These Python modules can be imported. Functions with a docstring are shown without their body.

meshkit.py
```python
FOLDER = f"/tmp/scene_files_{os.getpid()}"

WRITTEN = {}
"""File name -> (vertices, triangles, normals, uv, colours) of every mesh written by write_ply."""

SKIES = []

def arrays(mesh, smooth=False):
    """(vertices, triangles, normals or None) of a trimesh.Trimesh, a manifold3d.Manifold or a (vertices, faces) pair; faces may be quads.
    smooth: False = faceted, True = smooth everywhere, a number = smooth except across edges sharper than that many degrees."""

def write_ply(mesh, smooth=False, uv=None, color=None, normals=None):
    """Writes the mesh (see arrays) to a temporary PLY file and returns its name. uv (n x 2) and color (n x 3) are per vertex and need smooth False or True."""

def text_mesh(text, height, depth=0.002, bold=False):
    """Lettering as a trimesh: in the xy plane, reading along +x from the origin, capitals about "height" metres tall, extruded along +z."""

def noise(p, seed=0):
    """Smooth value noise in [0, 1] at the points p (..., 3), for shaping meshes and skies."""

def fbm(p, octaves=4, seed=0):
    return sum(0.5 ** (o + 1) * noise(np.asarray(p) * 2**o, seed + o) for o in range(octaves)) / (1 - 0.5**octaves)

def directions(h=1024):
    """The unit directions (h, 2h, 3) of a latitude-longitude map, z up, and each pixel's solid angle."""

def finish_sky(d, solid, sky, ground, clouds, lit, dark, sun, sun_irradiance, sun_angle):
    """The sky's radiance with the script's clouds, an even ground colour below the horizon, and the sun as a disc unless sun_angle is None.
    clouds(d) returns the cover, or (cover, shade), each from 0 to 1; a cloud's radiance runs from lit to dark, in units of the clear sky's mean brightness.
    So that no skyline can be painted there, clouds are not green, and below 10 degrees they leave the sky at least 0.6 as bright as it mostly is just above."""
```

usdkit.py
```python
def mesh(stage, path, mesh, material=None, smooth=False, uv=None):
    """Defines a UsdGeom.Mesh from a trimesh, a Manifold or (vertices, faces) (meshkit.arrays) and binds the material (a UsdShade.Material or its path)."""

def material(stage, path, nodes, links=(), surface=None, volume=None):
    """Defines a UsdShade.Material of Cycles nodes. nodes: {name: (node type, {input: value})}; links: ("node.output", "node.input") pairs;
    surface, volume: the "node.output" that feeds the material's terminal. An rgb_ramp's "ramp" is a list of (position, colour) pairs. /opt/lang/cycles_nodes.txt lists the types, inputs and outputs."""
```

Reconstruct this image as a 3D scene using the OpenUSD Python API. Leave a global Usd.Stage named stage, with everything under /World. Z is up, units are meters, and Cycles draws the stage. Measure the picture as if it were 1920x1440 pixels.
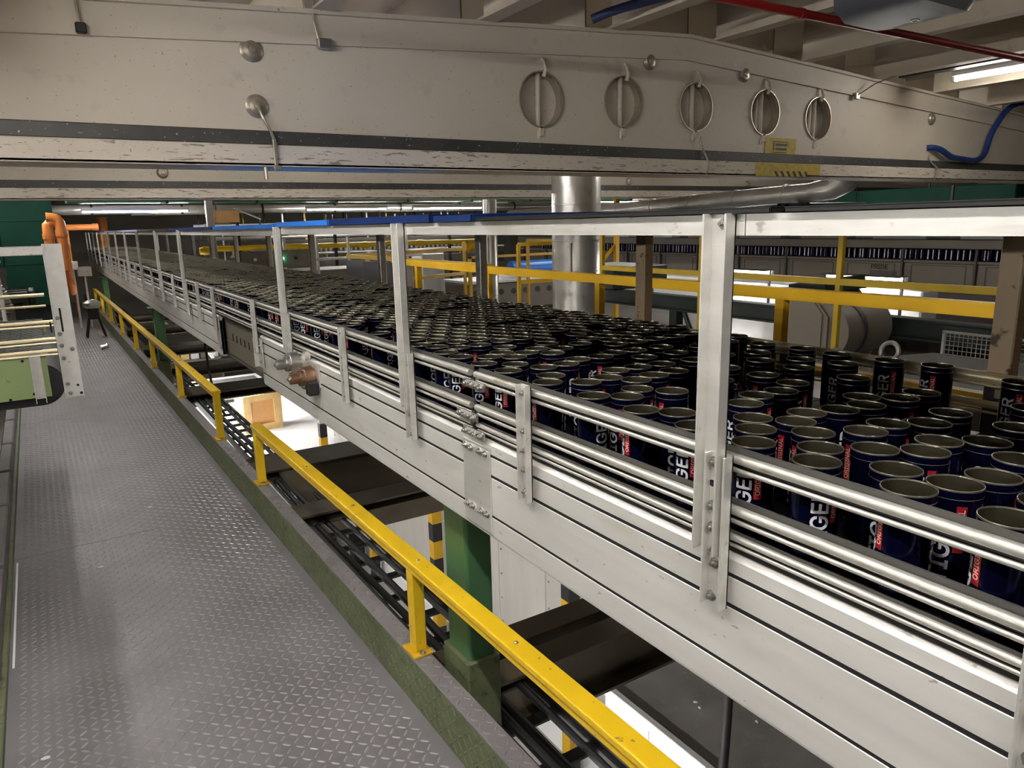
import math, random
import numpy as np, trimesh, shapely, usdkit, meshkit
from shapely.geometry import Polygon, Point, box as sbox
from shapely.ops import unary_union
from scipy.spatial import ConvexHull
from pxr import Usd, UsdGeom, UsdShade, UsdLux, Gf, Sdf, Vt

stage = Usd.Stage.CreateInMemory()
world = UsdGeom.Xform.Define(stage, '/World'); stage.SetDefaultPrim(world.GetPrim())
UsdGeom.SetStageUpAxis(stage, 'Z'); UsdGeom.SetStageMetersPerUnit(stage, 1.0)

# ---------------------------------------------------------------- camera, exposure
cam = UsdGeom.Camera.Define(stage, '/World/camera')
cam.CreateHorizontalApertureAttr(36.0); cam.CreateVerticalApertureAttr(27.0); cam.CreateFocalLengthAttr(25.5)
cam.CreateClippingRangeAttr(Gf.Vec2f(0.02, 200)); cam.CreateFStopAttr(0.0)
R = np.array([[0.8443951663843365, -0.1350324390784945, 0.5184236138364854],
              [-0.5352296807126824, -0.17121267627343192, 0.8271731429196],
              [-0.022934512660368857, -0.9759367089518672, -0.2168445255228495]])
EYE = (0.0, 0.0, 1.5)
rt, dn, fw = R[:, 0], R[:, 1], R[:, 2]
cam.AddTransformOp().Set(Gf.Matrix4d(*rt, 0, *(-dn), 0, *(-fw), 0, *EYE, 1))
EXPOSURE = 2.4
cam.CreateExposureAttr(EXPOSURE)
LAMP = 26.0          # brightness of the tubes of the fluorescent lamps on the upper level
LAMP_LOW = 62.0      # and in the hall below

rnd = random.Random(7); rng = np.random.default_rng(7)

# ---------------------------------------------------------------- materials
LK = '/World/Looks/'
MATS = {}
def M(name, col, rough=0.5, metal=0.0, var=0.12, scale=3.0, bump=0.0, bscale=60.0, stretch=(1, 1, 1), spots=None, emit=None, spec=0.5, coat=0.0, wear=None):
    """principled surface with large soft tone variation, optional small dark spots (colour, scale, amount) and fine relief"""
    if name in MATS: return MATS[name]
    if emit is not None:
        m = usdkit.material(stage, LK + name, {'e': ('emission', {'color': col, 'strength': emit})}, [], surface='e.emission')
        MATS[name] = m; return m
    c = np.array(col, float)
    nodes = {'g': ('geometry', {}), 'mp': ('vector_math', {'math_type': 'multiply', 'vector2': stretch}),
             'n': ('noise_texture', {'scale': scale, 'detail': 2.0, 'roughness': 0.6}),
             'r': ('rgb_ramp', {'ramp': [(0.25, tuple(np.clip(c * (1 - var), 0, 1))), (0.75, tuple(np.clip(c * (1 + var), 0, 1)))]}),
             'p': ('principled_bsdf', {'roughness': rough, 'metallic': metal, 'specular_ior_level': spec, 'coat_weight': coat})}
    links = [('g.position', 'mp.vector1'), ('mp.vector', 'n.vector'), ('n.fac', 'r.fac')]
    out = 'r.color'
    k = 0
    for sp in ([spots] if spots and not isinstance(spots, list) else (spots or [])):
        sc, lo, hi, scol = sp[:4]; st = sp[4] if len(sp) > 4 else (1, 1, 1)
        a = 'abcd'[k]; k += 1
        nodes['m' + a] = ('vector_math', {'math_type': 'multiply', 'vector2': st})
        nodes['s' + a] = ('noise_texture', {'scale': sc, 'detail': 3.0, 'roughness': 0.65})
        nodes['q' + a] = ('rgb_ramp', {'ramp': [(lo, (0, 0, 0)), (hi, (1, 1, 1))]})
        nodes['x' + a] = ('mix', {'color2': scol})
        links += [('g.position', f'm{a}.vector1'), (f'm{a}.vector', f's{a}.vector'), (f's{a}.fac', f'q{a}.fac'), (f'q{a}.color', f'x{a}.fac'), (out, f'x{a}.color1')]
        out = f'x{a}.color'
    links.append((out, 'p.base_color'))
    if bump:
        nodes['bn'] = ('noise_texture', {'scale': bscale, 'detail': 1.0})
        nodes['b'] = ('bump', {'strength': bump, 'distance': 0.004})
        links += [('mp.vector', 'bn.vector'), ('bn.fac', 'b.height'), ('b.normal', 'p.normal')]
    m = usdkit.material(stage, LK + name, nodes, links, surface='p.BSDF')
    MATS[name] = m
    return m

ALU = M('brushed_aluminium', (0.70, 0.685, 0.65), 0.42, 0.6, 0.10, 5, 0.05, 40, (6, 0.6, 6), spots=[(9, .58, .75, (0.50, 0.48, 0.43), (1, .35, 1)), (38, .66, .74, (0.42, 0.40, 0.36), (1, .5, 1))])
ALUP = M('aluminium_profile', (0.74, 0.725, 0.69), 0.45, 0.4, 0.08, 3, 0.04, 50, (6, 0.5, 6), spots=[(5, .56, .8, (0.60, 0.565, 0.48), (1, .5, 1.6)), (60, .67, .72, (0.40, 0.38, 0.34), (1, .4, 1))])
STEEL = M('bright_steel', (0.60, 0.585, 0.53), 0.40, 0.65, 0.12, 8, stretch=(3, .4, 3), spots=(40, .62, .72, (0.40, 0.34, 0.24), (1, .3, 1)))
BOLT = M('bolt_steel', (0.42, 0.41, 0.39), 0.35, 0.9, 0.1)
DARKHOLE = M('dark_hole', (0.008, 0.008, 0.008), 0.8)
BEIGE = M('beige_paint', (0.56, 0.50, 0.41), 0.55, 0, 0.07, 1.2, 0.04, 30, spots=[(55, .665, .70, (0.22, 0.19, 0.15)), (7, .62, .85, (0.42, 0.37, 0.30))])
FLANGE = M('peeling_beige_paint', (0.60, 0.535, 0.45), 0.6, 0, 0.08, 2, 0.12, 30, spots=[(30, .60, .63, (0.24, 0.20, 0.16), (.32, 1, 2.6)), (60, .65, .68, (0.24, 0.20, 0.16), (.8, 1, 1.2))])
CEIL = M('beige_ceiling_paint', (0.55, 0.48, 0.38), 0.65, 0, 0.08, 1.0, spots=(9, .62, .85, (0.42, 0.36, 0.28)))
STRIPE = M('dark_grey_stripe', (0.055, 0.053, 0.048), 0.5, 0, 0.25, 6, spots=(55, .665, .69, (0.45, 0.43, 0.36)))
PLATE = M('worn_grey_floor_plate', (0.185, 0.174, 0.188), 0.48, 0.15, 0.2, 1.7, 0.05, 90, spots=[(3.0, .5, .8, (0.135, 0.132, 0.132))])
TREAD = M('polished_tread_bar', (0.30, 0.29, 0.29), 0.42, 0.3, 0.15, 4)
KERBTOP = M('grey_kerb_paint', (0.20, 0.185, 0.19), 0.5, 0.1, 0.2, 3, 0.05, 80)
KERBG = M('green_kerb_paint', (0.125, 0.145, 0.070), 0.5, 0.0, 0.3, 4, spots=(30, .55, .7, (0.055, 0.06, 0.04)))
YEL = M('yellow_paint', (0.78, 0.50, 0.012), 0.38, 0, 0.08, 5, 0.03, 60, spots=[(45, .66, .7, (0.30, 0.20, 0.05))], coat=0.1)
YELD = M('deep_yellow_paint', (0.62, 0.36, 0.008), 0.42, 0, 0.1, 5)
GREEN = M('green_column_paint', (0.055, 0.145, 0.06), 0.35, 0, 0.15, 4)
DGREEN = M('dark_green_paint', (0.006, 0.042, 0.028), 0.65, 0, 0.15, 2, spec=0.15)
BLKGREEN = M('blackish_green_paint', (0.012, 0.020, 0.015), 0.5, 0, 0.2, 3)
LGREEN = M('pale_green_paint', (0.30, 0.38, 0.17), 0.4, 0, 0.08, 3, spots=(40, .67, .71, (0.16, 0.19, 0.1)))
OLIVE = M('dark_olive_beam_paint', (0.070, 0.056, 0.034), 0.5, 0, 0.3, 4, spots=(14, .6, .75, (0.075, 0.062, 0.045)))
BLACK = M('black_steel', (0.012, 0.012, 0.012), 0.45, 0.2, 0.2, 4)
RUBBER = M('black_rubber', (0.010, 0.010, 0.010), 0.6, 0, 0.1, 4)
GREYM = M('grey_machine_paint', (0.17, 0.145, 0.112), 0.5, 0, 0.1, 2)
GREYD = M('dark_grey_machine_paint', (0.055, 0.047, 0.041), 0.5, 0, 0.15, 2)
GALV = M('galvanised_duct', (0.60, 0.59, 0.56), 0.30, 0.75, 0.16, 3, 0.05, 14, spots=(8, .58, .8, (0.42, 0.41, 0.39)))
TANR = M('tan_steel_rail', (0.80, 0.68, 0.44), 0.38, 0.35, 0.1, 6)
SILV = M('crushed_can_metal', (0.72, 0.71, 0.68), 0.25, 0.9, 0.05)
RAILB = M('dark_rail_back', (0.075, 0.072, 0.066), 0.5, 0.2, 0.1)  # dark tone stands in for the dark reflection on the metal strip
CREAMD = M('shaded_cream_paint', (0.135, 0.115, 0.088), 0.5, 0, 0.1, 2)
WHITE = M('white_panel', (0.80, 0.80, 0.81), 0.45, 0, 0.04, 1.5)
WPANEL = M('light_grey_wall_panel', (0.50, 0.48, 0.45), 0.4, 0, 0.07, 1.5, stretch=(1, 4, .5), spots=(10, .6, .8, (0.42, 0.40, 0.37), (1, 5, .5)))
DUST = M('dusty_grey_top', (0.27, 0.255, 0.25), 0.6, 0, 0.35, 2.5, spots=[(60, .67, .70, (0.5, .47, .42)), (8, .58, .8, (0.34, 0.32, 0.30))])
CONC = M('concrete_floor', (0.30, 0.285, 0.26), 0.6, 0, 0.15, 1.0)
MEZZ = M('dark_grey_floor', (0.115, 0.105, 0.098), 0.45, 0, 0.2, 1.2)
WALLP = M('painted_wall', (0.20, 0.185, 0.155), 0.7, 0, 0.08, .6)
BELT = M('dark_belt', (0.012, 0.013, 0.017), 0.4, 0.1, 0.2, 10)
NAVY = M('navy_can_print', (0.004, 0.005, 0.034), 0.16, 0.75, 0.05, 4, spec=0.6)
RIM = M('bare_can_edge', (0.44, 0.41, 0.32), 0.3, 0.9, 0.05)
LINING = M('olive_can_lining', (0.030, 0.025, 0.013), 0.5, 0.4, 0.08)
INKW = M('white_can_print', (0.80, 0.81, 0.84), 0.25, 0.35, 0.02)
INKR = M('red_can_print', (0.36, 0.018, 0.022), 0.25, 0.4, 0.05)
INKP = M('pale_red_can_print', (0.85, 0.42, 0.36), 0.3, 0.2, 0.02)
BLUEF = M('blue_protective_film', (0.03, 0.20, 0.72), 0.35, 0, 0.05)
NAVYF = M('dark_blue_film', (0.005, 0.022, 0.11), 0.35, 0, 0.05)
PALEF = M('pale_blue_film', (0.35, 0.42, 0.75), 0.35, 0, 0.05)
ORANGE = M('orange_pvc', (0.75, 0.25, 0.06), 0.4, 0, 0.06)
REDP = M('red_pipe_paint', (0.30, 0.012, 0.014), 0.28, 0, 0.1)
BLUEP = M('blue_hose', (0.012, 0.032, 0.16), 0.4, 0, 0.15)
COPPER = M('worn_copper_brown', (0.30, 0.17, 0.11), 0.4, 0.8, 0.3, 20)
WOOD = M('pale_yellow_wood', (0.78, 0.55, 0.24), 0.5, 0, 0.1, 6, stretch=(1, 8, 1))
WOODI = M('orange_wood_panel', (0.72, 0.40, 0.16), 0.5, 0, 0.08, 8)
SIGNY = M('faded_yellow_paint', (0.47, 0.35, 0.05), 0.6, 0, 0.25, 30)
INKK = M('black_print', (0.012, 0.011, 0.010), 0.5, 0, 0.05)
BLKS = M('black_stripe_paint', (0.018, 0.018, 0.022), 0.45, 0, 0.1)
WRUST = M('weathered_tan_steel', (0.80, 0.60, 0.38), 0.5, 0.0, 0.2, 6, 0.06, 40, (1, 1, .3), spots=(20, .6, .68, (0.16, 0.10, 0.06)))
LENS = M('smoked_lamp_glass', (0.10, 0.105, 0.125), 0.42, 0, 0.06)
CLOTH = M('white_sheeting', (0.60, 0.60, 0.62), 0.6, 0, 0.05)
TUBE = M('lit_fluorescent_tube', (1.0, 0.97, 0.92), emit=LAMP)
TUBEH = M('lit_table_tube', (1.0, 0.97, 0.92), emit=170)
YELS = M('shaded_yellow_paint', (0.42, 0.28, 0.010), 0.5, 0, 0.15, 5)  # yellow darkened to carry the shade on the second guard rail
TUBED = M('lit_ceiling_tube', (1.0, 0.95, 0.86), emit=LAMP * .5)
TUBEL = M('added_hall_tube', (1.0, 0.97, 0.92), emit=LAMP_LOW)
LEDG = M('lit_green_button', (0.1, 1.0, 0.6), emit=3.0)
LEDR = M('red_button', (0.5, 0.02, 0.02), 0.3)

# ---------------------------------------------------------------- mesh helpers
_s = np.array([[x, y, z] for x in (-1, 1) for y in (-1, 1) for z in (-1, 1)], float)
_t = np.concatenate([_s * [1, .8, .8], _s * [.8, 1, .8], _s * [.8, .8, 1]])
_h = ConvexHull(_t); _BF = _h.simplices.copy()
for _i, _f in enumerate(_BF):
    if np.dot(np.cross(_t[_f[1]] - _t[_f[0]], _t[_f[2]] - _t[_f[0]]), _h.equations[_i, :3]) < 0: _BF[_i] = _f[::-1]
_PF = np.array([[0, 1, 3], [0, 3, 2], [4, 6, 7], [4, 7, 5], [0, 4, 5], [0, 5, 1], [2, 3, 7], [2, 7, 6], [0, 2, 6], [0, 6, 4], [1, 5, 7], [1, 7, 3]])

class B:
    """gathers shapes into one mesh"""
    def __init__(s): s.v, s.f, s.n = [], [], 0
    def raw(s, v, f):
        v = np.asarray(v, float); s.v.append(v); s.f.append(np.asarray(f, int) + s.n); s.n += len(v); return s
    def box(s, x0, x1, y0, y1, z0, z1, c=0.0, rot=None, at=None):
        lo, hi = np.array([x0, y0, z0], float), np.array([x1, y1, z1], float)
        m, h = (lo + hi) / 2, (hi - lo) / 2
        if c > 0:
            c = min(c, h.min() * .45); e = (h - c)
            v = np.concatenate([_s * [h[0], e[1], e[2]], _s * [e[0], h[1], e[2]], _s * [e[0], e[1], h[2]]]); f = _BF
        else: v, f = _s * h, _PF
        if rot is not None: v = v @ np.asarray(rot).T
        return s.raw(v + m, f)
    def tm(s, t, T=None):
        v = np.array(t.vertices)
        if T is not None: v = v @ np.asarray(T)[:3, :3].T + np.asarray(T)[:3, 3]
        return s.raw(v, t.faces)
    def tube(s, pts, r, n=10, r2=None, caps=True):
        pts = np.asarray(pts, float); k = len(pts)
        rr = np.linspace(r, r2 if r2 is not None else r, k) if np.ndim(r) == 0 else np.asarray(r)
        d = np.gradient(pts, axis=0); d /= np.linalg.norm(d, axis=1, keepdims=True)
        up = np.array([0, 0, 1.0]) if abs(d[0][2]) < .9 else np.array([1.0, 0, 0])
        a = np.cross(up, d[0]); a /= np.linalg.norm(a); rings = []
        for i in range(k):
            a = a - d[i] * np.dot(a, d[i]); a /= np.linalg.norm(a); b = np.cross(d[i], a)
            t = np.arange(n) * 2 * np.pi / n
            rings.append(pts[i] + rr[i] * (np.cos(t)[:, None] * a + np.sin(t)[:, None] * b))
        v = np.vstack(rings); f = []
        for i in range(k - 1):
            for j in range(n):
                p, q = i * n + j, i * n + (j + 1) % n
                f += [[p, q, q + n], [p, q + n, p + n]]
        if caps:
            v = np.vstack([v, pts[0], pts[-1]]); c0, c1 = len(v) - 2, len(v) - 1
            for j in range(n):
                f += [[c0, (j + 1) % n, j], [c1, (k - 1) * n + j, (k - 1) * n + (j + 1) % n]]
        return s.raw(v, f)
    def cyl(s, p, q, r, n=14, r2=None): return s.tube([p, q], r, n, r2)
    def lathe(s, prof, n=24, at=(0, 0, 0), axis='z'):
        prof = np.asarray(prof, float); t = np.arange(n) * 2 * np.pi / n; k = len(prof)
        v = np.stack([prof[:, None, 0] * np.cos(t), prof[:, None, 0] * np.sin(t), np.repeat(prof[:, 1:2], n, 1)], -1).reshape(-1, 3)
        if axis == 'x': v = v[:, [2, 0, 1]]
        if axis == 'y': v = v[:, [1, 2, 0]]
        f = []
        for i in range(k - 1):
            for j in range(n):
                p, q = i * n + j, i * n + (j + 1) % n
                f += [[p, q, q + n], [p, q + n, p + n]]
        return s.raw(v + at, f)
    def prism(s, poly, axis, a, b):
        """extrudes a 2D polygon: axis 'y' takes (x, z) outlines, 'x' takes (y, z), 'z' takes (x, y)"""
        if not hasattr(poly, 'exterior') and not hasattr(poly, 'geoms'): poly = Polygon(poly)
        for g in getattr(poly, 'geoms', [poly]):
            t = trimesh.creation.extrude_polygon(g, b - a, engine='earcut'); v, f = np.array(t.vertices), np.array(t.faces)
            if axis == 'y': v = np.stack([v[:, 0], a + v[:, 2], v[:, 1]], 1); f = f[:, ::-1]
            elif axis == 'x': v = np.stack([a + v[:, 2], v[:, 0], v[:, 1]], 1)
            else: v = v + [0, 0, a]
            s.raw(v, f)
        return s
    def bolt(s, p, d, r=.0065, h=.006):
        """hexagon head on a washer, pointing along d"""
        p, d = np.asarray(p, float), np.asarray(d, float)
        s.tube([p, p + d * h * .3], r * 1.45, 12); s.tube([p + d * h * .3, p + d * h * 1.1], r, 6); s.tube([p + d * h, p + d * h * 1.9], r * .5, 8); return s
    def out(s): return np.vstack(s.v), np.vstack(s.f)

USED = {}
def numbered(parent, name):
    k = (parent, name); n = USED.get(k, 0); USED[k] = n + 1
    return f'{parent}/{name}' + (f'_{n:03d}' if n else '')
def path_of(p): return '/World' if p is None else str(p.GetPath())
def keys(prim, **kw):
    for k, v in kw.items():
        if v is not None: prim.SetCustomDataByKey(k, v)
    return prim
def obj(name, b, m, parent=None, label=None, cat=None, group=None, kind=None, smooth=None, uv=None):
    g = b.out() if isinstance(b, B) else b
    me = usdkit.mesh(stage, numbered(path_of(parent), name), g, m, smooth=smooth if smooth is not None else 35)
    return keys(me.GetPrim(), label=label, category=cat, group=group, kind=kind)
def thing(name, label, cat, loc=(0, 0, 0), rz=0.0, group=None, kind=None):
    x = UsdGeom.Xform.Define(stage, numbered('/World', name))
    x.AddTranslateOp().Set(Gf.Vec3d(*map(float, loc)))
    x.AddRotateZOp().Set(float(rz))
    return keys(x.GetPrim(), label=label, category=cat, group=group, kind=kind)
def copy_of(src, label, loc, rz=0.0, group=None, name=None):
    base = name or src.GetName().rstrip('0123456789').rstrip('_')
    was = src.GetCustomData()
    x = UsdGeom.Xform.Define(stage, numbered('/World', base))
    p = x.GetPrim(); p.GetReferences().AddInternalReference(src.GetPath()); p.SetInstanceable(True)
    x.ClearXformOpOrder()
    x.AddTranslateOp().Set(Gf.Vec3d(*map(float, loc))); x.AddRotateZOp().Set(float(rz))
    return keys(p, label=label, category=was['category'], group=group or was.get('group'))
def rotm(axis, deg): return trimesh.transformations.rotation_matrix(math.radians(deg), axis)[:3, :3]
LAMPS_UP = [(.0, -1.2, 'fluorescent lamp behind and beside the camera'), (.0, .3, 'fluorescent lamp over the walkway edge beside the camera'), (-.45, -2.9, 'fluorescent lamp over the walkway well behind the camera'), (-.1, 2.1, 'fluorescent lamp beyond the walkway edge, before the near girder'),
            (.1, 5.4, 'fluorescent lamp over the crossing conveyor, hidden by the near girder'), (7.2, 5.4, 'fluorescent lamp added between the two girders on the far side'), (1.6, 5.6, 'fluorescent lamp added between the two girders over the conveyor'), (.1, 9.4, 'fluorescent lamp behind the second girder over the walkway'), (-.4, 13.0, 'fluorescent lamp over the far end of the walkway'), (8.2, 9.6, 'fluorescent lamp over the far machines')]  # the pair between the girders is added to light the second girder
LAMPS_FAR = [(1.45, 14.6, 'added lit tube for the glint of the steel pipe above the conveyor end'), (5.3, 14.6, 'added lit tube for a bright strip far off behind the blue film sheets'), (7.6, 14.6, 'added lit tube for a bright strip far off along the steel pipe'), (10.4, 18.0, 'lit tube lamp far off behind the thin column'), (14.2, 16.6, 'lit tube lamp far off beside the thick column'), (13.4, 8.2, 'lit tube lamp far off above the dark green duct')]  # nearest tubes are added bright strips in place of the pipe reflection
LAMPS_LOW = [(.2, 2.0, 'added hidden lamp for the hall below, under the walkway near the camera'), (.2, 5.0, 'added hidden lamp for the hall below, under the walkway by the first rail gap'), (.3, 8.6, 'added hidden lamp for the hall below, under the middle of the walkway'), (.6, 11.8, 'added hidden lamp for the hall below, before the lit table'), (2.1, 13.4, 'lamp of the hall below, above the lit table'), (2.0, 17.0, 'lamp of the hall below, above the light table')]  # tubes under the walkway are added out of sight to brighten the hall
ADDED_SIDE_LAMPS = [(-2.8, .4, 1.72, 'added unseen low lamp beside the walkway, level with the camera'), (-2.8, 2.4, 1.72, 'added unseen low lamp before the crossing conveyor')]  # unseen lamps added to light the far guard posts from the side
# ---------------------------------------------------------------- the room: walls, floors, ceiling
XL, XR, YB, YF, ZF = -5.0, 17.0, -5.0, 27.0, -3.0
def zt(x):                                              # top of the gabled roof girders
    return 2.638 - (0.062 * min(3.65 - x, 6) if x < 3.65 else 0.052 * (x - 3.65))
obj('floor', B().box(XL, XR, YB, YF, ZF - .2, ZF), CONC, kind='structure')
obj('wall_front', B().box(XL - .2, XR + .2, YF, YF + .2, ZF - .2, 3.6), WALLP, kind='structure')
obj('wall_right', B().box(XR, XR + .2, YB, YF, ZF - .2, 3.6), WALLP, kind='structure')
xs = [XL, -2.35, 3.65, XR]
roof = [(x, zt(x) + .34) for x in xs]
CG = thing('ceiling', None, None, kind='structure')
obj('deck', B().prism(roof + [(x, z + .1) for x, z in roof[::-1]], 'y', YB, YF), CEIL, CG)

# joists under the ceiling run along the hall, one between each pair of bays
JX = [-4.05, -3.16, -2.28, -1.4, -.51, .37, 1.25, 2.14, 3.02, 3.9, 4.79, 5.68, 6.54, 7.45, 8.3, 9.2, 10.1, 11, 11.9, 12.8, 13.7, 14.6, 15.5]
def joist(x, y0, y1, nm):
    z = zt(x)
    poly = unary_union([sbox(x - .006, z + .01, x + .006, z + .36), sbox(x - .05, z, x + .05, z + .012)])
    return obj('joist', B().prism(poly, 'y', y0, y1), CEIL, CG)
for k, x in enumerate(JX):
    joist(x, YB, 3.6, ''); joist(x, 3.86, 7.5, ''); joist(x, 7.76, YF, '')

def ring_of_hole(g, x, z, y, r=.154, short=True):
    t = np.linspace(0, 2 * np.pi, 41)
    b = B().prism(Point(0, 0).buffer(r, 24).difference(Point(0, 0).buffer(r - .007, 24)), 'y', y - .012, y + .06)
    b.v[-1] = b.v[-1] + np.array([x, 0, z])
    s = obj('hole_sleeve', b, SLEEVE, g)
    h = B().cyl((x, y + .035, z - r), (x, y + .035, z + r), .016, 12)
    h.tube([(x + .012, y - .012, z + r - .03), (x + .015, y - .028, z + r + .005), (x + .005, y - .02, z + r + .05), (x - .002, y - .006, z + r + .07)], .012, 8, .007)
    h.box(x - .018, x + .012, y - .012, y + .004, z - r - .045, z - r + .012, .003)
    h.box(x - .028, x - .018, y - .012, y + .004, z - r - .06, z - r - .015, .002)
    obj('hook_rod', h, BEIGE, g)
SLEEVE = M('sleeve_steel', (0.40, 0.355, 0.28), 0.36, 0.6, 0.2, 5)

def girder(y, holes, knobs, label):
    g = thing('roof_girder', label, 'girder', (0, 0, 0))
    xs = [XL, -2.35, 3.65, 12.0, XR]
    web = Polygon([(XL, 1.8), (XR, 1.8)] + [(x, zt(x) - .10) for x in xs[::-1]])
    front = web.difference(unary_union([Point(x, z).buffer(.147, 24) for x, z in holes])) if holes else web
    obj('web', B().prism(front, 'y', y + .02, y + .032), BEIGE, g)
    obj('back_web', B().prism(web, 'y', y + .085, y + .097), BEIGE, g)
    obj('top_flange', B().prism(Polygon([(x, zt(x) - .145) for x in xs] + [(x, zt(x)) for x in xs[::-1]]), 'y', y, y + .018)
        .prism(Polygon([(x, zt(x) - .016) for x in xs] + [(x, zt(x) + .004) for x in xs[::-1]]), 'y', y - .025, y + .25), BEIGE, g)
    obj('bottom_flange', B().box(XL, XR, y - .02, y + .012, 1.782, 1.880, .006).box(XL, XR, y - .02, y + .26, 1.782, 1.80, .004), FLANGE, g)
    obj('grey_stripe', B().box(XL, XR, y - .004, y + .02, 1.880, 1.944, .004), STRIPE, g, label='dark grey strip with paint chips')
    for x, z in holes: ring_of_hole(g, x, z, y + .02)
    for x, z in knobs:
        obj('knob', B().lathe([(0, 0), (.052, 0), (.052, .008), (.040, .016), (.036, .022), (.018, .026), (.016, .032), (0, .033)], 20, (0, 0, 0), 'y')
            if False else B().lathe([(0, -.034), (.016, -.032), (.020, -.026), (.036, -.022), (.042, -.014), (.052, -.008), (.052, 0), (0, 0)], 20, (x, y + .02, z), 'y'), SLEEVE, g)
    return g
GH = [(2.51, 2.183), (3.125, 2.208), (3.745, 2.216), (4.43, 2.22), (5.03, 2.21)]
G1 = girder(3.6, GH, [(.911, 2.293), (.913, 2.052), (3.33, 2.46), (4.2, 2.455), (6.58, 2.29)], 'deep beige painted roof girder across the top of the view, with five ringed holes')
G2 = girder(7.5, [(2.58, 2.24), (3.24, 2.24), (3.92, 2.24), (4.59, 2.24), (5.25, 2.24)], [(1.0, 2.02), (6.6, 2.0), (8.9, 1.98)], 'second beige roof girder behind the first, partly hidden by it')

# things fixed to the girders
def wire(name, pts, r, m, label, cat, n=8):
    P = np.array(pts, float)
    from scipy.interpolate import CubicSpline
    t = np.r_[0, np.cumsum(np.linalg.norm(np.diff(P, axis=0), axis=1))]
    q = CubicSpline(t, P)(np.linspace(0, t[-1], 5 * len(P))) if len(P) > 2 else P
    return obj(name, B().tube(q, r, n), m, label=label, cat=cat)
wire('clamp_cable', [(.913, 3.585, 2.05), (.925, 3.56, 1.99), (.955, 3.565, 1.93), (.965, 3.57, 1.90)], .0065, SLEEVE, 'short cable hanging from the lower round knob of the near girder', 'cable')
c = thing('girder_clamp', 'thin metal clamp hooked over the bottom edge of the near girder below a knob', 'clamp', (.965, 3.57, 1.78))
obj('strap', B().box(-.008, .008, -.012, .004, -.02, .125, .003).box(-.014, .02, -.02, -.008, -.012, .006, .003), SLEEVE, c)
obj('screw', B().cyl((-.045, .02, -.055), (-.045, .02, .0), .010, 8), SLEEVE, c)
for x, z0, lab in [(3.78, 2.03, 'thin grey wire hanging below the third ringed hole to the girder edge'), (6.595, 2.0, 'short bent wire below the end of the blue hose')]:
    wire('hanging_wire', [(x, 3.60, z0), (x + .01, 3.585, z0 - .08), (x + .03, 3.57, 1.90), (x + .03, 3.565, 1.79)], .006, SLEEVE, lab, 'wire')
c = thing('wire_box', 'small grey junction box at the end of a thin wire near the girder top', 'junction box', (1.245, 3.59, 2.345))
obj('case', B().box(-.035, .03, -.03, .01, -.022, .022, .004), BOLT, c); obj('wire', B().tube([(-.03, -.01, .02), (-.045, -.008, .1), (-.04, 0, .2)], .005, 6), SLEEVE, c)
c = thing('wire_stub', 'thin dark wire ending in a black clip at the upper corner of the girder', 'wire', (.24, 3.58, 2.30))
obj('clip', B().box(-.02, .02, -.03, 0, -.02, .02, .005), BLACK, c); obj('wire', B().tube([(0, -.01, .015), (-.005, -.01, .1), (0, 0, .25)], .007, 6), SLEEVE, c)
c = thing('cable_anchor', 'thin slanting wire with a small anchor plate on the girder near the ceiling lamp', 'wire', (5.45, 3.59, 2.40))
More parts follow.
